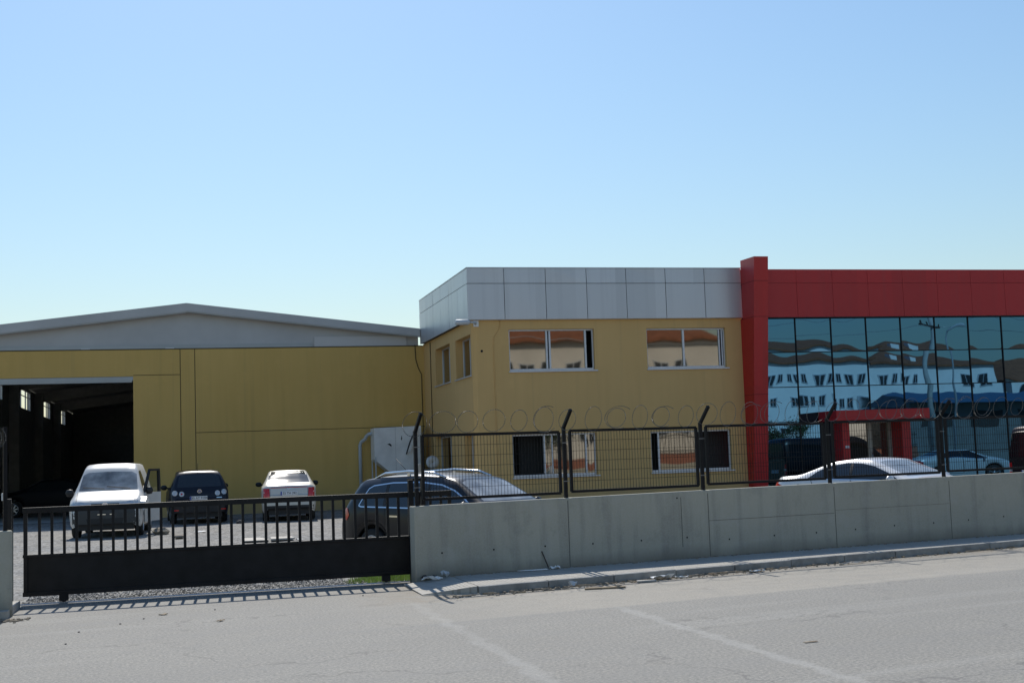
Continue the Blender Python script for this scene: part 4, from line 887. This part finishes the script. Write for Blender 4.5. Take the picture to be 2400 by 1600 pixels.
for s_ in (-1, 1):
    sv.strip('chrome_trim', dlo, 0.022, M['chrome'], 'y', s_, 0.010, closed=True)
    for x in (-0.95, 0.06): sv.strip('pillar', [(x - 0.02, 1.07), (x - 0.05, 1.515)], 0.07, M['plasticblack'], 'y', s_, 0.009)
    for dp in ([(0.06, 1.06), (0.05, 0.42), (1.02, 0.40), (1.18, 0.85), (1.18, 1.02)], [(-0.95, 1.06), (-0.98, 0.66), (-0.80, 0.42), (0.04, 0.42), (0.05, 1.05)]):
        dd = sv.strip('door', dp, 0.012, M['ink'], 'y', s_, 0.005)
        sv.strip('handle', [(dp[0][0] + 0.08 if dp[0][0] > 0 else -0.82, 0.93), (dp[0][0] + 0.28 if dp[0][0] > 0 else -0.60, 0.925)], 0.03, M['chrome'], 'y', s_, 0.02, parent=dd)
    sv.patch('tail_lamp', [(-2.2, 0.90), (-1.93, 0.86), (-1.86, 0.95), (-1.93, 1.08), (-2.14, 1.10)], M['redlens'], 'y', s_, 0.01, 0.05)
    sv.patch('tail_lamp', [(s_ * 0.60, 0.86), (s_ * 0.86, 0.86), (s_ * 0.86, 1.05), (s_ * 0.64, 1.05)], M['redlens'], 'x', -1, 0.01, 0.05)
    sv.patch('arch_trim', [(sv.ax[0] + 0.43 * math.cos(a), 0.355 + 0.43 * math.sin(a)) for a in [i * math.pi / 14 for i in range(15)]] + [(sv.ax[0] + 0.50 * math.cos(a), 0.355 + 0.50 * math.sin(a)) for a in [math.pi - i * math.pi / 14 for i in range(15)]], M['plasticblack'], 'y', s_, 0.008, 0.3)
    y = abs(sv.hit('z', 1, -0.4, 0.60 * s_).y); mb = MB()
    zt = [sv.hit('z', 1, x, 0.60 * s_).z for x in (-1.45, -1.2, -0.6, 0.0, 0.30)]
    mb.tube([(-1.45, 0.60 * s_, zt[0] - 0.005), (-1.2, 0.60 * s_, zt[1] + 0.065), (-0.6, 0.60 * s_, zt[2] + 0.08), (0.0, 0.60 * s_, zt[3] + 0.065), (0.30, 0.60 * s_, zt[4] - 0.005)], [0.02, 0.024, 0.024, 0.024, 0.02], 8)
    mb.bar((-0.6, 0.60 * s_, zt[2] - 0.02), (-0.6, 0.60 * s_, zt[2] + 0.05), 0.06, 0.03); mb.build('roof_rail', M['chrome'], sv.root, world=False)
sv.patch('windscreen', [(-0.66, 1.17), (0.66, 1.17), (0.58, 1.49), (0.40, 1.53), (-0.40, 1.53), (-0.58, 1.49)], M['dust_sky'], 'x', 1)
sv.patch('rear_window', [(-0.60, 1.18), (0.60, 1.18), (0.52, 1.47), (-0.52, 1.47)], M['glass'], 'x', -1)
sv.patch('bumper', [(-0.85, 0.30), (0.85, 0.30), (0.86, 0.62), (-0.86, 0.62)], plain('suv_bumper_grey', (0.08, 0.085, 0.08), 0.5), 'x', -1)
sv.mirrors(1.05, 1.06, M['paint_black'], 0.15)
mb = MB(); mb.tube([(-1.25, 0.1, 1.64), (-1.62, 0.1, 1.95)], 0.005, 6); mb.build('aerial', M['plasticblack'], sv.root, world=False)

# silver saloon behind the wall
th = rad(66); fw = Vector((math.cos(th), -math.sin(th), 0)); rt = Vector((-math.sin(th), -math.cos(th), 0))
sc_ = Vector((13.08, 27.3, 0)) + fw * 2.2 - rt * 0.78
def saloon(name, label, loc, rz):
    c = Car(name, label, 'car', loc, rz, 4.75, 1.83,
            [(-2.37, 0.88), (-2.33, 1.07), (-2.2, 1.12), (-1.72, 1.14), (-1.55, 1.17), (-0.75, 1.43), (-0.2, 1.48), (0.25, 1.45), (1.2, 1.06), (2.1, 0.88), (2.37, 0.62)], [(-2.37, 0.82), (-2.1, 1.02), (-1.4, 1.03), (0.0, 0.98), (1.2, 0.95), (2.0, 0.84), (2.37, 0.6)], 2.71, 0.33, M['paint_silver'], 0.22, None, 0.36, 0.86, 0.045)
    c.wheels(5)
    d = [(-1.30, 1.075), (-1.22, 1.05), (0.2, 1.02), (1.08, 0.985), (0.75, 1.15), (0.35, 1.30), (0.05, 1.36), (-0.35, 1.38), (-0.75, 1.33), (-1.1, 1.21)]
    c.sides('window', d, M['glass'])
    for s_ in (-1, 1):
        c.strip('chrome_trim', d[1:4], 0.02, M['chrome'], 'y', s_, 0.010)
        c.strip('pillar', [(-0.17, 1.03), (-0.22, 1.37)], 0.07, M['plasticblack'], 'y', s_, 0.009)
        for dp in ([(-0.15, 1.02), (-0.17, 0.36), (0.85, 0.34), (1.06, 0.75), (1.08, 0.97)], [(-1.22, 1.04), (-1.05, 0.75), (-0.9, 0.36), (-0.19, 0.36), (-0.17, 1.02)]):
            dd = c.strip('door', dp, 0.012, M['ink'], 'y', s_, 0.005)
            x0 = -0.05 if dp[0][0] > -0.5 else -1.02
            c.strip('handle', [(x0, 0.90), (x0 + 0.2, 0.895)], 0.03, M['paint_silver'], 'y', s_, 0.025, parent=dd)
        c.patch('tail_lamp', [(-2.36, 0.86), (-2.05, 0.84), (-2.02, 0.92), (-2.30, 1.02)], M['redlens'], 'y', s_, 0.01, 0.05)
        c.patch('tail_lamp', [(s_ * 0.52, 0.80), (s_ * 0.86, 0.80), (s_ * 0.86, 1.0), (s_ * 0.55, 1.0)], M['redlens'], 'x', -1, 0.01, 0.05)
        c.patch('headlight', [(s_ * 0.42, 0.64), (s_ * 0.84, 0.66), (s_ * 0.84, 0.78), (s_ * 0.46, 0.74)], M['clearlens'], 'x', 1, 0.01, 0.05)
        c.strip('fuel_flap' if s_ < 0 else 'wing_gap', [(-1.55 + 0.08 * math.cos(a * 0.5236), 0.86 + 0.08 * math.sin(a * 0.5236)) for a in range(12)] if s_ < 0 else [(1.1, 0.95), (1.12, 0.72)], 0.006, M['ink'], 'y', s_, 0.006, closed=s_ < 0)
    c.patch('windscreen', [(-0.66, 1.09), (0.66, 1.09), (0.56, 1.38), (0.35, 1.41), (-0.35, 1.41), (-0.56, 1.38)], M['dust_sky'], 'x', 1)
    c.patch('rear_window', [(-0.60, 1.19), (0.60, 1.19), (0.52, 1.38), (-0.52, 1.38)], M['glass'], 'x', -1)
    c.mirrors(0.92, 1.0, M['paint_silver'], 0.13)
    return c
ss = saloon('silver_saloon', 'silver four door saloon parked behind the concrete wall', (sc_.x, sc_.y, 0.0), -th)
s2 = copy_tree(ss.root); s2.location = (34.0, 26.8, 0.02); s2.rotation_euler = (0, 0, rad(4))
tag(s2, 'silver saloon seen only as a bluish reflection in the mirror glass, right of the portal', 'car', 'silver saloons in the yard')
tag(ss.root, group='silver saloons in the yard')

# black van at the right edge
bv = Car('black_van', 'tall black van at the right edge with a red and white tail lamp', 'van', (22.72 + 2.45, 31.75, 0.07), rad(-2), 4.9, 1.92,
         [(-2.45, 1.95), (-2.40, 2.04), (-2.2, 2.08), (0.7, 2.08), (1.05, 1.96), (1.75, 1.32), (2.3, 1.02), (2.45, 0.75)], [(-2.45, 1.12), (1.6, 1.12), (2.2, 0.98), (2.45, 0.72)], 3.0, 0.34, M['paint_black'], 0.24, 1.55, 0.15, 0.93)
bv.wheels(5)
bv.patch('rear_window', [(-0.72, 1.20), (0.72, 1.20), (0.68, 1.85), (-0.68, 1.85)], M['glass'], 'x', -1)
for s_ in (-1, 1):
    for z0, z1, mt in ((0.88, 1.05, 'redlens'), (0.80, 0.88, 'clearlens'), (0.64, 0.80, 'redlens')): bv.patch('tail_lamp', [(s_ * 0.70, z0), (s_ * 0.86, z0), (s_ * 0.86, z1), (s_ * 0.70, z1)], M[mt], 'x', -1, 0.01, 0.05)
    bv.patch('window', [(-2.2, 1.2), (1.35, 1.2), (1.0, 1.78), (-2.2, 1.82)], M['glass'], 'y', s_)
bv.patch('windscreen', [(-0.72, 1.36), (0.72, 1.36), (0.66, 1.9), (-0.66, 1.9)], M['glass'], 'x', 1)
bv.plate(-1, 0.0, 0.78, ''); bv.mirrors(1.5, 1.2, M['plasticblack'], 0.16)

# faint car inside the hall
hc = Car('dark_saloon', 'dark car standing in the shade just inside the open hall doorway', 'car', (-4.9, 55.5, 0.105), rad(180), 4.4, 1.75,
         [(-2.2, 0.85), (-2.15, 1.05), (-1.7, 1.1), (-1.0, 1.40), (-0.5, 1.48), (0.2, 1.46), (1.0, 1.08), (1.9, 0.9), (2.2, 0.62)], [(-2.2, 0.8), (-2, 0.98), (1, 0.95), (2.2, 0.6)], 2.6, 0.32, plain('dull_dark_paint', (0.006, 0.006, 0.008), 0.5, 0.0, 0.05, 2, spec=0.15))
hc.wheels(7); hc.sides('window', [(-1.3, 1.03), (0.85, 1.0), (0.3, 1.32), (-0.6, 1.38), (-1.05, 1.25)], M['glass'])

# ------------------------------------------------------------ hopper, drain pipe, machine in the corner
hp = thing('white_hopper', 'dented white sheet metal hopper on thin legs in the corner of the yard', 'hopper', (7.6, 47.2, 0.1))
mb = MB(); mb.prism([(6.84, 46.9, 1.85), (7.42, 46.9, 1.36), (7.95, 46.9, 1.20), (8.55, 46.9, 1.20), (8.55, 46.9, 3.02), (6.84, 46.9, 2.98)], (0, 0.9, 0)); mb.build('body', M['hopper'], hp, bevel=0.012)
for x, z0 in ((6.87, 1.84), (8.5, 1.2)):
    for y in (46.88, 47.76): mb = MB(); mb.box(x - 0.02, x + 0.02, y - 0.02, y + 0.018, 0.1, z0 + 0.12); mb.build('leg', M['pvc'], hp)
mb = MB(); mb.box(7.60, 7.612, 46.893, 46.9, 1.3, 2.99); mb.build('seam', M['gable'], hp)
mb = MB()
for pts in ([(7.30, 2.40), (7.40, 2.42), (7.46, 2.36), (7.45, 2.29), (7.41, 2.33)], [(7.80, 2.55), (7.83, 2.70), (7.85, 2.6), (7.83, 2.52)]): mb.add([(x, 46.893, z_) for x, z_ in pts], [tuple(range(len(pts)))])
mb.build('dent', M['ink'], hp)
mb = MB(); mb.tube([(8.30, 46.86, 2.80), (8.12, 46.86, 2.45), (7.98, 46.86, 2.02)], 0.022, 6); mb.build('brace', M['ink'], hp)
mb = MB(); mb.prism([(8.38, 46.80, 2.95), (8.44, 46.80, 2.95), (8.13, 46.80, 2.10), (8.02, 46.80, 2.10)], (0, 0.03, 0)); mb.build('flap', M['hopper'], hp)
dp = MB(); dp.tube([(6.85, 47.4, 2.80), (6.74, 47.5, 2.79), (6.66, 47.6, 2.72), (6.62, 47.65, 2.62), (6.50, 47.85, 2.52), (6.46, 47.9, 2.40), (6.46, 47.9, 0.08)], 0.062, 12)
tag(dp.build('drain_pipe', M['pvc']), 'grey white drain pipe with an elbow beside the hopper on the hall wall', 'pipe')
mc = thing('compressor', 'grey green machine with a round pale cover beside the office side wall', 'machine', (8.4, 43.6, 0.08))
mb = MB(); mb.box(7.95, 8.8, 43.2, 44.6, 0.12, 1.46); mb.build('cabinet', M['machine'], mc, bevel=0.03)
mb = MB(); mb.lathe([(0, 0.02), (-0.03, 0.05), (-0.05, 0.14), (-0.03, 0.21), (0.03, 0.22), (0.06, 0.2)], (8.25, 43.3, 1.70), 'y', 20); mb.build('fan_cover', M['pvc'], mc)
mb = MB(); mb.tube([(8.1, 43.18, 1.2), (7.9, 43.15, 1.0), (8.0, 43.15, 0.6), (8.3, 43.15, 0.3)], 0.025, 8); mb.build('hose', M['ink'], mc)

# ------------------------------------------------------------ small things on the ground
def rock(name, x, y, r, mat, label, cat, flat=0.6, grp=None, zoff=None):
    bm = bmesh.new(); bmesh.ops.create_icosphere(bm, subdivisions=2, radius=r); rr = random.Random(int(x * 997 + y * 131))
    for v in bm.verts: v.co *= 1 + rr.uniform(-0.22, 0.18); v.co.z *= flat; v.co.x *= 1.25
    me = bpy.data.meshes.new(name); bm.to_mesh(me); bm.free(); me.materials.append(mat)
    o = bpy.data.objects.new(name, me); COL.objects.link(o); o.location = (x, y, (ground_z(y) if y > 19 else 0) + r * flat * 0.6 if zoff is None else zoff); o.rotation_euler = (0, 0, rr.uniform(0, 6)); return tag(o, label, cat, grp)
rock('rock', -0.42, 35.8, 0.19, M['rock'], 'larger brown rubble stone on the gravel right of the white van', 'rock')
rock('rock', 0.02, 33.6, 0.13, M['rock'], 'smaller flat rubble stone on the gravel nearer the gate', 'rock', 0.45)
rock('rock', 1.78, 40.2, 0.10, M['darkstone'], 'dark lump on the gravel between hatchback and saloon', 'rock')
def sheet(name, pts, z_, mat, label, cat, th_=0.02, grp=None):
    mb = MB(); mb.prism([(x, y, z_) for x, y in pts], (0, 0, th_)); return tag(mb.build(name, mat, bevel=0.004), label, cat, grp)
sheet('concrete_board', [(1.42, 31.0), (2.0, 30.95), (2.05, 31.35), (1.9, 32.2), (1.55, 32.3)], ground_z(31.5) + 0.002, M['slab'], 'broken pale board lying on the gravel behind the gate, larger piece', 'board', 0.02)
sheet('concrete_board', [(2.07, 30.9), (2.62, 31.0), (2.60, 31.7), (2.12, 31.8)], ground_z(31.3) + 0.005, M['slab'], 'smaller pale board piece beside the larger broken board', 'board', 0.04)
def litter(x, y, z_, sx, sy, label, rz=0.0, mat=None, seed=1, cat='litter', name='litter', h=0.03):
    rr = random.Random(seed); mb = MB(); n = 5; vs = []
    for j in range(n):
        for i in range(n): vs.append(((i / (n - 1) - 0.5) * sx * (1 + rr.uniform(-0.15, 0.15)), (j / (n - 1) - 0.5) * sy * (1 + rr.uniform(-0.15, 0.15)), 0.006 + rr.uniform(0, h)))
    mb.add(vs, [(j * n + i, j * n + i + 1, (j + 1) * n + i + 1, (j + 1) * n + i) for j in range(n - 1) for i in range(n - 1)], 0, False)
    o = mb.build(name, mat or M['paper']); o.location = (x, y, z_); o.rotation_euler = (0, 0, rz)
    md = o.modifiers.new('thick', 'SOLIDIFY'); md.thickness = 0.004; return tag(o, label, cat)
litter(0.56, 36.0, 0.08, 0.28, 0.16, 'white scrap of paper on the gravel in front of the hatchback', 0.2, None, 3)
litter(2.72, 31.0, 0.03, 0.18, 0.12, 'small white scrap on the gravel right of the pale boards', 0.6, None, 4)
litter(3.42, 18.22, 0.08, 0.28, 0.07, 'white plastic strip at the foot of the wall end', 0.15, None, 5, h=0.06)
litter(3.62, 18.32, 0.095, 0.07, 0.12, 'upright grey white scrap beside the plastic strip by the wall end', 0.7, M['pvc'], 6, h=0.10)
litter(3.40, 18.40, 0.08, 0.20, 0.10, 'dark crumpled rag at the corner of the wall end', 0.4, M['darkstone'], 16, h=0.07)
litter(4.95, 18.52, 0.104, 0.44, 0.04, 'long white paper strip on the pavement by the wall', 0.18, None, 7, h=0.015)
litter(5.30, 18.60, 0.104, 0.16, 0.08, 'curled white scrap at the end of the paper strip', 0.4, None, 8, h=0.05)
litter(5.03, 16.82, 0.02, 0.09, 0.10, 'grey crumpled wrapper leaning on the kerb', 0.9, M['pvc'], 9, h=0.08)
litter(6.42, 17.20, 0.006, 0.30, 0.12, 'white crumpled plastic bag in the gutter', 0.2, None, 10, h=0.07)
litter(6.72, 17.22, 0.004, 0.20, 0.05, 'narrow white scrap right of the plastic bag in the gutter', 0.1, None, 11)
litter(7.95, 17.45, 0.004, 0.26, 0.08, 'pale scrap lying in the gutter further along the kerb', 0.25, None, 12)
litter(9.6, 17.78, 0.004, 0.46, 0.05, 'long pale paper in the gutter below the right wall joint', 0.22, M['slab'], 13)
sheet('plank', [(5.08, 16.46), (5.62, 16.40), (5.64, 16.47), (5.12, 16.55)], 0.004, M['twig'], 'short weathered plank lying on the road by the kerb', 'plank', 0.02)
sheet('plank', [(5.98, 16.98), (6.25, 16.94), (6.27, 17.06), (6.02, 17.10)], 0.004, M['slab'], 'small splintered board in the gutter near the plastic bag', 'plank', 0.02)
mb = MB(); rr = random.Random(8)     # dust, soil and twigs swept along the kerb
for i in range(650):
    x = rr.choice([rr.uniform(3.2, 16), rr.uniform(3.8, 8.5)]); d = abs(rr.gauss(0, 0.13)) + 0.015; y = kerb_y(x) - d; r_ = rr.uniform(0.006, 0.022) * (1.3 if d < 0.1 else 0.8); a = rr.uniform(0, 6.28)
    mb.obox((x, y, r_ * 0.4), (r_ * math.cos(a) * rr.choice([1, 1, 3]), r_ * math.sin(a), 0), (-r_ * 0.6 * math.sin(a), r_ * 0.6 * math.cos(a), 0), (0, 0, r_ * 0.5), 0 if rr.random() < 0.7 else 1)
for i in range(400):
    s_ = rr.uniform(0.2, 14); d = abs(rr.gauss(0, 0.06)) + 0.01; p = wp(s_, d, 0.104); r_ = rr.uniform(0.006, 0.02); a = rr.uniform(0, 6.28)
    mb.obox(p, (r_ * math.cos(a) * 1.6, r_ * math.sin(a), 0), (-r_ * 0.6 * math.sin(a), r_ * 0.6 * math.cos(a), 0), (0, 0, r_ * 0.5), 0)
tag(mb.build('kerb_debris', [M['rock'], M['twig']]), 'soil, chips and twigs swept along the kerb', 'debris', kind='stuff')
lab = ['dark pebble alone on the near road left of centre', 'small dark pebble on the road nearest the bottom left', 'dark pebble on the road below the gate bars', 'tiny dark pebble on the road close to the gate shadow', 'dark pebble on the road below the middle of the gate', 'dark pebble by the right end of the gate shadow']
for i, (x, y) in enumerate([(-1.06, 15.32), (-1.12, 14.32), (-0.65, 15.87), (-0.40, 16.26), (0.43, 16.80), (2.34, 17.43)]): rock('pebble', x, y, 0.011, M['darkstone'], lab[i], 'pebble', 0.7, 'pebbles on the road')
litter(-0.18, 16.58, 0.003, 0.10, 0.06, 'dry tan leaf on the road below the gate', 0.5, M['twig'], 14, 'leaf', 'dry_leaf', 0.012)
litter(0.46, 15.53, 0.003, 0.12, 0.04, 'faded tan leaf on the open road', 1.0, M['twig'], 15, 'leaf', 'dry_leaf', 0.012)
litter(5.45, 10.9, 0.003, 0.13, 0.03, 'brown dead leaf alone on the road at lower right', 0.1, M['twig'], 17, 'leaf', 'dry_leaf', 0.003)
rod = MB(); rod.tube([wp(2.05, 0.05, 0.10), wp(1.96, 0.008, 0.36)], 0.008, 6); tag(rod.build('steel_rod', M['rust']), 'short rusty steel rod leaning against the concrete wall', 'rod')
# soil heap by the left stub
mb = MB(); rr = random.Random(4)
for i in range(160):
    x, y = rr.gauss(-2.08, 0.13), rr.gauss(17.0, 0.10); r_ = rr.uniform(0.004, 0.018)
    mb.obox((x, y, r_ * 0.4), (r_, r_ * 0.3, 0), (-r_ * 0.3, r_ * 0.8, 0), (0, 0, r_ * 0.55))
tag(mb.build('rubble', M['rock']), 'loose soil and rubble at the kerb corner left of the gate', 'rubble', kind='stuff')
# grass inside the gate
mb = MB(); rr = random.Random(6)
for i in range(5200):
    x = rr.uniform(2.3, 4.6); y = gate_y(x) + 0.22 + rr.random() ** 1.1 * 1.6
    if rr.random() > min(1, (x - 2.25) / 0.5) or (y - gate_y(x)) > 0.4 + (x - 2.2) * 1.6: continue
    h = rr.uniform(0.03, 0.09); a = rr.uniform(0, 6.28); w_ = 0.006; lx, ly = rr.gauss(0, 0.025), rr.gauss(0, 0.025)
    mb.add([(x - w_ * math.cos(a), y - w_ * math.sin(a), -0.01), (x + w_ * math.cos(a), y + w_ * math.sin(a), -0.01), (x + lx, y + ly, h)], [(0, 1, 2)])
tag(mb.build('grass', M['grass']), 'small patch of green grass inside the gate by the wall', 'grass', kind='stuff')
# loose chippings that give the gravel its edge and relief near the gate
mb = MB(); rr = random.Random(9)
for i in range(7000):
    x = rr.uniform(-2.05, 3.2); y = gate_y(x) + 0.06 + rr.random() ** 1.5 * 4.5; r_ = rr.uniform(0.006, 0.014); a = rr.uniform(0, 6.28); b_ = rr.uniform(-0.5, 0.5)
    if x > 2.4 and y < gate_y(x) + 1.6 and rr.random() < 0.85: continue
    mb.obox((x, y, r_ * 0.25), (r_ * math.cos(a), r_ * math.sin(a), r_ * b_), (-r_ * 0.7 * math.sin(a), r_ * 0.7 * math.cos(a), r_ * b_ * 0.5), (-r_ * b_ * 0.5, 0, r_ * 0.5), rr.choice([0, 0, 1]))
tag(mb.build('chippings', [plain('chipping_grey', (0.36, 0.355, 0.34), 0.95, 0, 0.35, 30), plain('chipping_dark', (0.22, 0.217, 0.205), 0.95, 0, 0.35, 30)]), 'loose grey stone chippings just inside the gate', 'gravel', kind='stuff')

# ------------------------------------------------------------ the street side behind the viewer, seen mirrored in the glass
def block(name, label, x0, x1, yf, depth, eave, ridge, wins, over=0.6, wall=None, chim=()):
    t = thing(name, label, 'building', ((x0 + x1) / 2, yf, 0))
    mb = MB(); mb.box(x0, x1, yf - depth, yf, 0, eave); mb.build('wall', wall or M['schoolwall'], t)
    mb = MB(); a, b_ = x0 - over, x1 + over; yc = yf - depth / 2
    hip = min(depth / 2, (x1 - x0) / 3)
    vs = [(a, yf + over, eave), (b_, yf + over, eave), (b_, yf - depth - over, eave), (a, yf - depth - over, eave), (a + hip, yc, ridge), (b_ - hip, yc, ridge)]
    mb.add(vs + [(v[0], v[1], v[2] + 0.18) for v in vs[:4]], [(3, 2, 1, 0), (6, 7, 5, 4), (7, 8, 5), (8, 9, 4, 5), (9, 6, 4), (0, 1, 7, 6), (1, 2, 8, 7), (2, 3, 9, 8), (3, 0, 6, 9)])
    rf = mb.build('roof', M['terracotta'], t)
    for cx in chim:
        mb = MB(); mb.box(cx - 0.4, cx + 0.4, yc + 3.2, yc + 4.0, eave, ridge - 0.5); mb.build('chimney', M['schoolwall'], rf)
    for wx, wz, ww, wh in wins:
        mb = MB(); mb.box(wx - ww / 2, wx + ww / 2, yf + 0.001, yf + 0.06, wz, wz + wh); f = mb.build('window', M['alu'], t)
        mb = MB(); mb.box(wx - ww / 2 + 0.08, wx - 0.04, yf + 0.061, yf + 0.07, wz + 0.08, wz + wh - 0.08); mb.box(wx + 0.04, wx + ww / 2 - 0.08, yf + 0.061, yf + 0.07, wz + 0.08, wz + wh - 0.08); mb.build('pane', plain('dark_pane', (0.03, 0.035, 0.04), 0.3, 0, 0) if 'dark_pane' not in bpy.data.materials else bpy.data.materials['dark_pane'], f)  # panes in a plain dark glass colour
    return t
wn = []
for base in (16, 22, 29, 35.5, 42):
    for k_ in range(3): wn += [(base + k_ * 1.75, 9.3, 1.25, 1.3), (base + 0.3 + k_ * 1.8, 6.0, 1.3, 1.2), (base + k_ * 1.8, 2.8, 1.3, 1.2)]
block('white_school', 'tall white block with terracotta roof across the street, mirrored in the office windows', 10, 49, -35, 14, 12.0, 15.0, wn, 0.45, plain('cream_facade', (0.62, 0.59, 0.53), 0.9, 0.0, 0.12, 0.4))
wn = []
for base in (49.9, 53.3, 56.7, 60.1, 63.2):
    for k_ in range(3 if base < 63 else 2):
        wn.append((base + k_ * 0.98, 8.55, 0.72, 0.95))
        if base > 53: wn.append((base + 0.2 + k_ * 1.0, 5.85, 0.74, 0.9))
wn += [(50.6, 5.0, 1.6, 0.7), (56.0, 3.3, 1.4, 0.7), (60.8, 3.3, 1.4, 0.7)]
block('white_school', 'white block with terracotta roof across the street, mirrored at the left of the glass front', 49.3, 66, -35.4, 12, 10.6, 12.0, wn, 0.3)
wn = [(67.2 + k_ * 1.1, 8.4, 0.66, 0.95) for k_ in range(4)] + [(76.2, 7.6, 1.3, 1.8), (78.2, 7.6, 1.3, 1.8)] + [(69 + k_ * 1.6, 4.6, 0.9, 1.1) for k_ in range(5)]
block('white_house', 'shorter white house with terracotta roof and chimneys, mirrored right of the long block', 66.05, 80, -35.9, 11, 10.2, 11.7, wn, 0.3, None, (69.2, 71.2))
wn = [(86 + k_ * 2.2, 6.5, 1.2, 1.3) for k_ in range(4)]
block('pale_house', 'far pale house mirrored at the right end of the glass', 84, 96, -40, 10, 9.0, 11.5, wn)
sh = thing('market_hall', 'low pale hall with bright blue sheet roof mirrored in the lower glass', 'building', (70, -16, 0))
mb = MB(); mb.box(58, 100, -24, -17, 0, 5.2); mb.build('wall', M['palewall'], sh)
mb = MB(); mb.prism([(58, -15.6, 5.2), (58, -25, 5.3), (58, -20.5, 6.2)], (45, 0, 0)); mb.build('roof', M['bluesheet'], sh)
for k_ in range(8):
    mb = MB(); mb.box(59.5 + k_ * 4.5, 62.2 + k_ * 4.5, -16.99, -16.93, 3.2, 4.5); mb.build('window', M['interior'], sh)
low = thing('garden_wall', 'red brown wall along the far side of the street, mirrored in the doors', 'wall', (40, -14, 0))
mb = MB(); mb.box(10, 57, -14.3, -14, 0, 1.5); mb.build('wall', M['brickwall'], low)
rl = thing('street_railing', 'dark iron railing across the street, mirrored in the glass', 'railing', (48, -13.8, 0))
mb = MB(); mb.box(30, 57, -13.9, -13.84, 2.5, 2.56); mb.box(30, 57, -13.9, -13.84, 1.6, 1.66)
for k_ in range(90): mb.box(30 + k_ * 0.3, 30.03 + k_ * 0.3, -13.885, -13.855, 1.5, 2.8)
mb.build('bars', M['black'], rl)
# pole with crossarms, lamp, wires
pl = thing('utility_pole', 'concrete utility pole with crossarms mirrored in the upper glass', 'utility pole', (52.5, -4.5, 0))
mb = MB(); mb.tube([(52.5, -4.5, 0), (52.5, -4.5, 12.5)], [0.26, 0.16], 10); mb.build('pole', M['polecon'], pl)
for z_ in (11.6, 10.7, 9.7):
    mb = MB(); mb.box(51.5, 53.5, -4.36, -4.24, z_, z_ + 0.12)
    for x in (51.6, 52.0, 53.0, 53.4): mb.lathe([(0, 0.05), (0.12, 0.06), (0.2, 0.03)], (x, -4.3, z_ + 0.12), 'z', 8)
    mb.build('crossarm', M['rust'], pl)
mb = MB(); mb.tube([(54.2, -4.4, 0), (54.2, -4.4, 9.0), (54.3, -4.2, 9.5), (54.6, -3.4, 9.75)], 0.075, 8); sl_ = mb.build('street_lamp', M['pvc']); tag(sl_, 'grey street lamp on a slim post beside the utility pole', 'street lamp')
for i, (z_, dx) in enumerate(((11.75, -0.8), (10.85, 0.4), (9.85, 0.8))):
    mb = MB(); pts = []
    for k_ in range(25):
        t = k_ / 24; pts.append((52.5 + dx - 36 * t, -4.3 + 1.2 * t, z_ - 4 * 0.8 * t * (1 - t)))
    mb.tube(pts, 0.02, 5)
    pts = [(52.5 + dx + 36 * t, -4.3 - 1.0 * t, z_ - 4 * 0.8 * t * (1 - t)) for t in [k_ / 24 for k_ in range(25)]]; mb.tube(pts, 0.02, 5)
    tag(mb.build('power_line', M['wire']), ['highest power line over the far side of the street', 'middle power line below the highest wire', 'lowest power line over the far side of the street'][i], 'power line')
p2 = copy_tree(pl); p2.location = (16.5, -3.3, 0); tag(p2, 'second utility pole further along the street behind the viewer', 'utility pole')
def tree(x, y, h, r, label, seed):
    t = thing('street_tree', label, 'tree', (x, y, 0), 0, 'trees across the street'); rr = random.Random(seed)
    mb = MB(); mb.tube([(x, y, 0), (x + 0.05, y, h * 0.4), (x, y + 0.05, h * 0.75)], [0.11, 0.08, 0.03], 8)
    for k_ in range(5):
        a = rr.uniform(0, 6.28); mb.tube([(x, y, h * 0.42 + k_ * 0.15), (x + r * 0.6 * math.cos(a), y + r * 0.6 * math.sin(a), h * 0.7 + rr.uniform(-0.2, 0.4))], [0.04, 0.012], 6)
    mb.build('trunk', M['bark'], t)
    mb = MB(); cl = [(rr.gauss(0, r * 0.42), rr.gauss(0, r * 0.42), h * 0.72 + rr.gauss(0, r * 0.35)) for _ in range(16)]
    for i in range(1500):
        c = rr.choice(cl); p = Vector((x + c[0] + rr.gauss(0, r * 0.2), y + c[1] + rr.gauss(0, r * 0.2), c[2] + rr.gauss(0, r * 0.18)))
        u = Vector((rr.gauss(0, 1), rr.gauss(0, 1), rr.gauss(0, 1))).normalized(); v = u.orthogonal().normalized(); s_ = rr.uniform(0.05, 0.1)
        mb.add([p - u * s_, p + v * s_ * 0.5, p + u * s_, p - v * s_ * 0.5], [(0, 1, 2, 3)])
    mb.build('crown', M['leaf'], t)
tree(47.5, -15.5, 4.6, 1.3, 'taller bushy tree behind the railing across the street', 1); tree(45.4, -15.6, 4.2, 1.1, 'shorter bushy tree left of the taller one across the street', 2); tree(28.0, -16, 5.0, 1.5, 'lone tree across the street near the long white block', 3)
